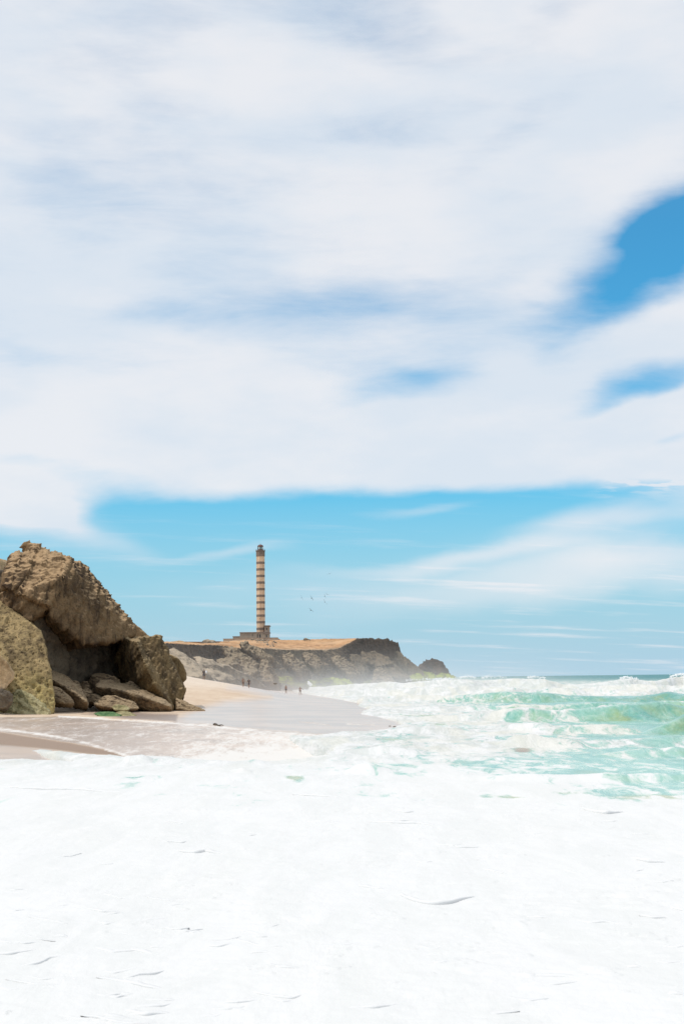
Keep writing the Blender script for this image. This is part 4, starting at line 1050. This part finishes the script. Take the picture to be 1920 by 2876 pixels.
m_sandst = masonry('pale_masonry', (.60, .41, .27), (.74, .55, .39), (.48, .29, .18))
m_band = masonry('dark_masonry', (.175, .135, .115), (.225, .17, .14), (.25, .17, .12))
m_base = masonry('grey_masonry', (.27, .215, .17), (.36, .285, .22), (.22, .17, .14))
m_terr = masonry('terrace_masonry', (.42, .335, .26), (.50, .405, .31), (.38, .28, .2))
m_metal, t, b = material('rusty_iron'); b.inputs['Base Color'].default_value = (.13, .055, .045, 1); b.inputs['Roughness'].default_value = .6
m_white, t, b = material('white_paint'); b.inputs['Base Color'].default_value = (.72, .74, .72, 1); b.inputs['Roughness'].default_value = .6
m_green_f, t, b = material('green_grey_paint'); b.inputs['Base Color'].default_value = (.13, .18, .17, 1); b.inputs['Roughness'].default_value = .5
m_glass, t, b = material('lantern_glass'); b.inputs['Base Color'].default_value = (.35, .5, .5, 1); b.inputs['Roughness'].default_value = .12; b.inputs['Alpha'].default_value = .45
m_hole, t, b = material('window_dark'); b.inputs['Base Color'].default_value = (.03, .028, .025, 1); b.inputs['Roughness'].default_value = .4
DL = 620.0
pm = DL / FPX
base_pt = P(732.6, 1791, DL); base_z = base_pt[2]
top_pt = P(729.6, 1547, DL)


def lz(py): return P(731, py, DL)[2] - base_z


lh = empty('lighthouse', base_pt)
tag(lh, 'tall striped stone lighthouse with a small domed lantern on the sandy headland', 'lighthouse')
ROT = R(11 + 22.5)
RB, RT = 12.4 * pm, 12.1 * pm


def rad(z): return RB + (RT - RB) * z / lz(1547)


bm = bmesh.new(); add_prism(bm, 8, [(RB, -1), (RB, 0), (rad(lz(1563)), lz(1563))], ROT)
link('shaft', bm_mesh('shaft', bm), m_sandst, lh)
for k in range(11):
    yc = 1581.2 + 18.52 * k; z1, z0 = lz(yc - 3.2), lz(yc + 3.2)
    bm = bmesh.new(); add_prism(bm, 8, [(rad(z0) + .05, z0), (rad(z1) + .05, z1)], ROT)
    link('band', bm_mesh('band', bm), m_band, lh)
bm = bmesh.new(); z0, z1 = lz(1563), lz(1548.5)
add_prism(bm, 8, [(rad(z0) + .12, z0), (rad(z1) + .12, z1)], ROT)
link('watch_room', bm_mesh('watch_room', bm), m_band, lh)
bm = bmesh.new(); add_prism(bm, 8, [(rad(z1) + .30, z1), (rad(z1) + .30, z1 + .35)], ROT)
link('gallery', bm_mesh('gallery', bm), m_band, lh)
bm = bmesh.new(); rr = rad(z1) + .22; nposts = 16
for k in range(nposts):
    a0 = 2 * math.pi * k / nposts; x, y = rr * .95 * math.cos(a0), rr * .95 * math.sin(a0)
    add_box(bm, x - .03, x + .03, y - .03, y + .03, z1 + .35, z1 + .95)
link('railing', bm_mesh('railing', bm), m_metal, lh)['kind'] = 'stuff'
zl0, zl1 = z1 + .35, lz(1536)
rl = 8.0 * pm
bm = bmesh.new(); add_prism(bm, 16, [(rl, zl0), (rl, zl0 + .45)]); lant = link('lantern', bm_mesh('lantern', bm), m_metal, lh)
bm = bmesh.new(); add_prism(bm, 16, [(rl * .9, zl0 + .45), (rl * .9, zl1)]); link('lantern_glass', bm_mesh('lantern_glass', bm, True), m_glass, lant)
bm = bmesh.new(); add_prism(bm, 10, [(.28, zl0 + .45), (.42, zl0 + .8), (.42, zl1 - .4), (.25, zl1)]); link('lens', bm_mesh('lens', bm, True), m_white, lant)
for k in range(8):
    a0 = 2 * math.pi * (k + .5) / 8; x, y = rl * .95 * math.cos(a0), rl * .95 * math.sin(a0)
    bm = bmesh.new(); add_box(bm, x - .13, x + .13, y - .13, y + .13, zl0 + .45, zl1)
    link('column', bm_mesh('column', bm), m_white if k % 2 else m_green_f, lant)
bm = bmesh.new(); zt = lz(1529.5)
add_prism(bm, 20, [(rl * 1.02, zl1), (rl * 1.05, zl1 + .2), (rl * .98, zl1 + (zt - zl1) * .45), (rl * .78, zl1 + (zt - zl1) * .75), (rl * .42, zl1 + (zt - zl1) * .95), (rl * .08, zt), (rl * .05, zt + .5)])
link('dome', bm_mesh('dome', bm, True), m_metal, lant)
# windows in the front-left and front-right faces
for py, w_, h_ in ((1618.5, .45, .9), (1692, .45, .9), (1738, .4, .6), (1766, .45, .9), (1655, .3, .5), (1729, .3, .5)):
    z = lz(py); an = R(-90 - 11.5); r_ = rad(z) * math.cos(R(22.5))
    bm = bmesh.new(); add_box(bm, -w_ / 2, w_ / 2, -.04, .25, -h_ / 2, h_ / 2)
    f = link('window', bm_mesh('window', bm), m_hole, lh)
    f.location = (r_ * math.cos(an), r_ * math.sin(an), z); f.location = Vector((f.location.x * 1.035, f.location.y * 1.035, z)); f.rotation_euler.z = an + R(90)

# keeper's buildings: local frame, x right, y away
kb = empty('keeper_building', P(715, 1791, DL - 6)); kz = P(715, 1791, DL - 6)[2]; kx = P(715, 1791, DL - 6)[0]
tag(kb, 'low flat-roofed grey stone building wrapped round the foot of the lighthouse', 'building')
pk = (DL - 6) / FPX


def kxz(px, py): q_ = P(px, py, DL - 6); return q_[0] - kx, q_[2] - kz


def kbox(name, px0, px1, py0, py1, y0, y1, mat, dz0=0.0, parent=kb):
    x0, z1_ = kxz(px0, py0); x1, z0_ = kxz(px1, py1)
    bm = bmesh.new(); add_box(bm, x0, x1, y0, y1, z0_ + dz0, z1_)
    bmesh.ops.bevel(bm, geom=bm.edges[:], offset=.05, segments=1, affect='EDGES')
    return link(name, bm_mesh(name, bm), mat, parent)


kbox('wall', 673.5, 755, 1777.4, 1792.5, 0, 10, m_base, -1.5)
kbox('roof', 672.6, 756.8, 1775.6, 1777.3, -.3, 10.3, m_band)
kbox('annex_wall', 653.5, 673.2, 1788.4, 1794.5, 1, 9, m_base, -1.5)
kbox('annex_roof', 652.5, 673.1, 1786.8, 1788.3, .8, 9.2, m_band)
up_ = kbox('upper_wall', 742.5, 755, 1758, 1775.5, 1.5, 9, m_base)
kbox('upper_roof', 741.5, 757.4, 1756, 1757.9, 1.0, 9.5, m_band)
kbox('cornice', 741, 757.6, 1778.6, 1781.2, -.55, -.31, m_band)
for px0, px1, py0, py1 in ((722, 724.5, 1781, 1791), (728, 732.5, 1782, 1792), (747, 750, 1783, 1790), (708, 710, 1781, 1787)):
    kbox('window' if py1 < 1791.5 else 'door', px0, px1, py0, py1, -.06, .2, m_hole)
for px0 in (705, 719, 735, 741):
    kbox('pilaster', px0, px0 + 1.6, 1777.5, 1792, -.15, .1, m_terr)
kbox('window', 747, 750, 1763, 1769, 1.42, 1.7, m_hole)
tw = empty('terrace_wall', P(703, 1800, DL - 14)); kz0 = kz
tag(tw, 'long pale stone terrace wall on the sand below the keeper building', 'wall')
tz = P(703, 1800, DL - 14)[2]; tx = P(703, 1800, DL - 14)[0]
for nm, px0, px1, py0, py1, ya, yb in (('wall_section', 627, 655, 1795.2, 1808, 0, 30), ('wall_section', 655.2, 741, 1793.2, 1806, 1, 30), ('wall_section', 741.2, 779.5, 1791.8, 1806, 2, 30)):
    q0, q1 = P(px0, py0, DL - 14), P(px1, py1, DL - 14)
    bm = bmesh.new(); add_box(bm, q0[0] - tx, q1[0] - tx, ya, yb, q1[2] - tz, q0[2] - tz)
    link(nm, bm_mesh(nm, bm), m_terr, tw)
    bm = bmesh.new(); add_box(bm, q0[0] - tx - .1, q1[0] - tx + .1, ya - .12, ya + .5, q0[2] - tz + .003, q0[2] - tz + .22)
    link('coping', bm_mesh('coping', bm), m_base, tw)
# rubble spilled below the terrace
bm = bmesh.new()
for k in range(260):
    px = random.gauss(722, 20); py = random.uniform(1797, 1818); Yk = np.interp(py, [1795, 1822], [600, 462]) - 1
    r_ = random.uniform(.15, .65) * Yk / 600
    mtx = Matrix.Translation(Vector(P(px, py + 1.2, Yk))) @ Matrix.Rotation(random.uniform(0, 6), 4, Vector((random.random(), random.random(), random.random() + .1)).normalized()) @ Matrix.Diagonal((r_ * 1.6, r_, r_ * .8, 1))
    bmesh.ops.create_icosphere(bm, subdivisions=1, radius=1.0, matrix=mtx)
tag(link('rubble', bm_mesh('rubble', bm), m_apron), 'loose stone rubble spilled down the slope under the terrace wall', 'rubble', kind='stuff')

# ------------------------------------------------------------------ people
m_skin, t, b = material('skin'); b.inputs['Base Color'].default_value = (.26, .145, .09, 1); b.inputs['Roughness'].default_value = .6
m_hair, t, b = material('black_hair'); b.inputs['Base Color'].default_value = (.02, .015, .012, 1)
def cloth(name, c):
    m, t, b = material(name); b.inputs['Base Color'].default_value = (*c, 1); b.inputs['Roughness'].default_value = .85; return m


m_short = cloth('dark_shorts', (.06, .06, .075)); m_shirt = cloth('dark_shirt', (.075, .06, .06)); m_towel = cloth('white_towel', (.72, .72, .74)); m_brown = cloth('brown_shorts', (.14, .09, .07))


def skin_mesh(name, vr, edges, root=0, lvl=2):
    me = bpy.data.meshes.new(name); me.from_pydata([v[:3] for v in vr], edges, [])
    o = bpy.data.objects.new('tmp', me); COL.objects.link(o)
    o.modifiers.new('s', 'SKIN')
    for k, v in enumerate(vr):
        me.skin_vertices[0].data[k].radius = (v[3], v[4] if len(v) > 4 else v[3]); me.skin_vertices[0].data[k].use_root = k == root
    md = o.modifiers.new('u', 'SUBSURF'); md.levels = lvl; md.render_levels = lvl
    dg = bpy.context.evaluated_depsgraph_get(); dg.update()
    out = bpy.data.meshes.new_from_object(o.evaluated_get(dg))
    bpy.data.objects.remove(o); bpy.data.meshes.remove(me)
    out.polygons.foreach_set('use_smooth', np.full(len(out.polygons), True)); out.name = name
    return out


def person(px, py, Hh, pose, label, shirt=None, shorts=m_short, face_=0.0):
    """pose: dict of joint offsets in a 1.75 m body; x right, y forward (away), z up"""
    g = ground_pt(px, py)
    root = empty('person', g, face_); root.scale = (Hh / 1.75,) * 3
    tag(root, label, 'person', 'beachgoers on the far sand')
    kl, kr, fl, fr = pose['kl'], pose['kr'], pose['fl'], pose['fr']
    el_, er, hl, hr = pose['el'], pose['er'], pose['hl'], pose['hr']
    V = [(0, 0, .95, .15, .11), (0, 0, 1.15, .135, .095), (0, .01, 1.33, .165, .11), (0, 0, 1.47, .07, .065), (0, -.01, 1.53, .055), (0, -.01, 1.60, .085, .095), (0, 0, 1.69, .075, .09),
         (-.11, 0, .88, .095), (*kl, .06), (*fl, .042), (fl[0], fl[1] - .14, fl[2] - .055, .032),
         (.11, 0, .88, .095), (*kr, .06), (*fr, .042), (fr[0], fr[1] - .14, fr[2] - .055, .032),
         (-.20, 0, 1.42, .058), (*el_, .042), (*hl, .03),
         (.20, 0, 1.42, .058), (*er, .042), (*hr, .03)]
    E = [(0, 1), (1, 2), (2, 3), (3, 4), (4, 5), (5, 6), (0, 7), (7, 8), (8, 9), (9, 10), (0, 11), (11, 12), (12, 13), (13, 14), (2, 15), (15, 16), (16, 17), (2, 18), (18, 19), (19, 20)]
    for side, (e_, h_) in enumerate(((el_, hl), (er, hr))):        # palm and five fingers
        e_ = Vector(e_); h_ = Vector(h_); dv = (h_ - e_).normalized(); ax = Vector((0, 1, 0)); sd_ = dv.cross(ax)
        pb_ = len(V); p0 = h_ + dv * .07; V.append((*p0, .038, .022)); E.append((17 if side == 0 else 20, pb_))
        for q_, (off, ln) in enumerate(((-.028, .07), (-.010, .085), (.010, .08), (.028, .06))):
            a_ = p0 + ax * off + dv * .03; V.append((*a_, .010)); V.append((*(a_ + dv * ln * .6 + sd_ * .01), .009)); n_ = len(V)
            E.append((pb_, n_ - 2)); E.append((n_ - 2, n_ - 1))
        a_ = h_ + dv * .03 - ax * .035; V.append((*a_, .012)); V.append((*(a_ - ax * .02 + dv * .045), .010)); n_ = len(V); E.append((pb_, n_ - 2)); E.append((n_ - 2, n_ - 1))
    link('body', skin_mesh('body', V, E), m_skin, root)
    kk = lambda a, b_, f: tuple(a[i] + (b_[i] - a[i]) * f for i in range(3))
    hlp, hrp = (-.11, 0, .88), (.11, 0, .88)
    link('shorts', skin_mesh('shorts', [(0, 0, 1.04, .155, .115), (0, 0, .95, .165, .13), (*hlp, .115), (*kk(hlp, kl, .65), .095), (*hrp, .115), (*kk(hrp, kr, .65), .095)], [(0, 1), (1, 2), (2, 3), (1, 4), (4, 5)], 1), shorts, root)
    if shirt:
        sl_, sr_ = (-.20, 0, 1.42), (.20, 0, 1.42)
        link('shirt', skin_mesh('shirt', [(0, 0, .98, .165, .125), (0, 0, 1.15, .155, .115), (0, .01, 1.33, .18, .125), (0, 0, 1.46, .09, .08), (*sl_, .075), (*kk(sl_, el_, .6), .06), (*sr_, .075), (*kk(sr_, er, .6), .06)],
                                [(0, 1), (1, 2), (2, 3), (2, 4), (4, 5), (2, 6), (6, 7)], 1), shirt, root)
    link('hair', skin_mesh('hair', [(0, .015, 1.66, .09, .10), (0, .01, 1.73, .075, .085)], [(0, 1)], 0), m_hair, root)
    return root


stand = dict(kl=(-.12, 0, .50), kr=(.12, -.02, .50), fl=(-.12, 0, .09), fr=(.13, 0, .09), el=(-.27, 0, 1.15), er=(.27, 0, 1.15), hl=(-.27, -.05, .90), hr=(.28, -.05, .90))
walk = dict(kl=(-.09, -.20, .52), kr=(.09, .04, .50), fl=(-.07, -.22, .10), fr=(.07, .30, .14), el=(-.27, .10, 1.17), er=(.27, -.10, 1.17), hl=(-.29, .05, .93), hr=(.29, -.22, .96))
arms = dict(kl=(-.16, -.05, .50), kr=(.14, .05, .50), fl=(-.17, 0, .09), fr=(.24, .05, .09), el=(-.36, .02, 1.20), er=(.38, .0, 1.25), hl=(-.30, -.08, .98), hr=(.58, -.05, 1.10))
p1 = person(573, 1910, 2.05, stand, 'leftmost beachgoer, dark clothed and carrying a white towel, near the pale rock apron', m_shirt, m_short, R(20))
tb = bmesh.new(); add_box(tb, -.06, .30, -.10, .12, 1.0, 1.55); bmesh.ops.bevel(tb, geom=tb.edges[:], offset=.05, segments=2, affect='EDGES')
o = link('towel', bm_mesh('towel', tb, True), m_towel); o.location = np.array(p1.location) + np.array([.32, -.15, .25]); tag(o, 'white towel bundle held by the leftmost beachgoer', 'towel')
person(683, 1930, 1.75, walk, 'left one of the two walkers in the middle of the beach', None, m_brown, R(15))
person(699, 1933, 1.78, walk, 'right one of the two walkers in the middle of the beach, arms swinging', m_shirt, m_short, R(195))
person(803, 1948, 1.76, stand, 'bather in dark shorts standing still at the edge of the wet sand', None, m_short, R(-30))
person(843, 1952, 1.68, arms, 'rightmost bather at the edge of the surf with one arm held out', None, m_brown, R(10))

# ------------------------------------------------------------------ gulls
m_gull, t, b = material('gull_plumage'); b.inputs['Base Color'].default_value = (.045, .05, .055, 1)
GR = 'seabirds in flight right of the lighthouse'
LG = ['highest of the seabirds, gliding far above the rest', 'topmost bird of the cluster of three', 'middle bird of the cluster of three, just left of its topmost', 'leftmost seabird, level with the middle of the lighthouse', 'seabird second from the left in the upper row', 'lowest bird of the cluster of three on the right', 'lowest seabird of all, nearest the cliff']
BD = [(925, 1611.6, 15, .9), (919, 1669.6, -35, .9), (911.5, 1675, -75, .9), (846.6, 1679, -65, 1.0), (874.7, 1680, -60, 1.1), (911.8, 1691, -55, 1.2), (872.9, 1714, -40, 1.2)]
bird_parts = None
for (px, py, bank, sc_), lab in zip(BD, LG):
    g = empty('seabird', P(px, py, 520)); g.rotation_euler = (R(10), R(-bank), R(random.uniform(-15, 15))); g.scale = (sc_ * 1.35,) * 3
    tag(g, lab, 'bird', GR)
    if bird_parts is None:
        body = tube_mesh('body', [(0, .34, .02), (0, .27, .03), (0, .15, .02), (0, 0, 0), (0, -.15, .0), (0, -.3, .02), (0, -.42, .02)], [.012, .045, .075, .09, .07, .035, .05], 8)
        wings = []
        for sg_ in (-1, 1):
            bm = bmesh.new(); sec = [(.04, .12, -.10, .02), (.28, .16, -.06, .12), (.50, .08, -.08, .13), (.72, -.08, -.14, .06)]
            rr_ = []
            for x, a_, c_, z in sec:
                rr_.append([bm.verts.new((sg_ * x, a_, z)), bm.verts.new((sg_ * x, (a_ + c_) / 2, z + .02)), bm.verts.new((sg_ * x, c_, z)), bm.verts.new((sg_ * x, (a_ + c_) / 2, z - .01))])
            for a_, c_ in zip(rr_, rr_[1:]):
                for j in range(4): bm.faces.new((a_[j], a_[(j + 1) % 4], c_[(j + 1) % 4], c_[j]))
            bm.faces.new(rr_[0]); bm.faces.new(rr_[-1]); bmesh.ops.recalc_face_normals(bm, faces=bm.faces[:])
            wings.append(bm_mesh('wing', bm))
        bird_parts = [('body', body), ('wing', wings[0]), ('wing', wings[1])]
    for nm, me_ in bird_parts: link(nm, me_, m_gull, g)

# ------------------------------------------------------------------ spray thrown up where the sea meets the point
m_spray, t, b = material('spray'); b.inputs['Base Color'].default_value = (.93, .94, .95, 1); b.inputs['Roughness'].default_value = .9
bm = bmesh.new()


def plume(pts, Y0, n, spread, r0, r1):
    for _ in range(n):
        u = random.random() * (len(pts) - 1); k = int(u); f = u - k
        x = pts[k][0] + (pts[k + 1][0] - pts[k][0]) * f + random.gauss(0, spread); y = pts[k][1] + (pts[k + 1][1] - pts[k][1]) * f + random.gauss(0, spread)
        bmesh.ops.create_icosphere(bm, subdivisions=1, radius=random.uniform(r0, r1), matrix=Matrix.Translation(Vector(P(x, y, Y0 + random.gauss(0, 1.5)))))


plume([(1084, 1886), (1090, 1897), (1100, 1908), (1118, 1914)], 572, 420, 2.0, .08, .34)
plume([(1090, 1889), (1094, 1893)], 572, 120, 3.0, .06, .2)
plume([(866, 1917), (872, 1924)], 425, 130, 1.6, .06, .25)
plume([(1215, 1909), (1240, 1907), (1275, 1908)], 600, 200, 1.6, .08, .3)
tag(link('sea_spray', bm_mesh('sea_spray', bm, True), m_spray), 'white spray thrown up against the rocks at the foot of the headland', 'spray', kind='stuff')
bm = bmesh.new()
for pts, Y0, n in (([(1290, 1903), (1310, 1899), (1335, 1903)], 338, 130), ([(1350, 1903), (1370, 1900), (1420, 1903)], 338, 90), ([(1480, 1903), (1500, 1900), (1530, 1905)], 338, 120), ([(1740, 1906), (1755, 1901), (1790, 1908)], 320, 200), ([(1880, 1901), (1900, 1895), (1930, 1893)], 330, 240), ([(1140, 1910), (1290, 1905)], 350, 150)):
    plume(pts, Y0, n, 1.6, .04, .13)
tag(link('crest_spray', bm_mesh('crest_spray', bm, True), m_spray), 'fine white droplets blown off the tops of the farthest breakers', 'spray', kind='stuff')

# ------------------------------------------------------------------ salt haze drifting over the far beach
def volume_box(name, x0, x1, y0, y1, z0, z1, label, build):
    bm = bmesh.new(); add_box(bm, x0, x1, y0, y1, z0, z1)
    m = bpy.data.materials.new(name); m.use_nodes = True; t = NT(m.node_tree)
    out = t.node('ShaderNodeOutputMaterial'); pv = t.node('ShaderNodeVolumePrincipled'); t.l.new(pv.outputs[0], out.inputs['Volume'])
    build(t, pv)
    return tag(link(name, bm_mesh(name, bm), m), label, kind='stuff')


def mist_build(t, pv):
    pos = t.node('ShaderNodeTexCoord').outputs['Object']
    sp = t.node('ShaderNodeSeparateXYZ'); t.l.new(pos, sp.inputs[0])
    zf = t.math('POWER', 2.718, t.math('MULTIPLY', t.math('MAXIMUM', sp.outputs[2], 0), -1 / 3.2))
    ed = t.math('MULTIPLY', t.rng(sp.outputs[1], 205, 330), t.rng(sp.outputs[1], 540, 640, 1, 0))
    n = t.rng(t.noise(pos, .03, 3, .55), .3, .7, .3, 1.7)
    lf = t.rng(t.math('SUBTRACT', sp.outputs[0], t.math('MULTIPLY', sp.outputs[1], .06)), -75, 10, 1.7, .6)
    dn = t.math('MULTIPLY', t.math('MULTIPLY', t.math('MULTIPLY', zf, ed), n), lf)
    t.l.new(t.math('MULTIPLY', dn, .0088), pv.inputs['Density'])
    pv.inputs['Color'].default_value = (.95, .94, .93, 1); pv.inputs['Anisotropy'].default_value = .2


volume_box('mist', -110, 60, 205, 640, -2, 20, 'pale salt mist blowing over the far beach and the foot of the cliff', mist_build)
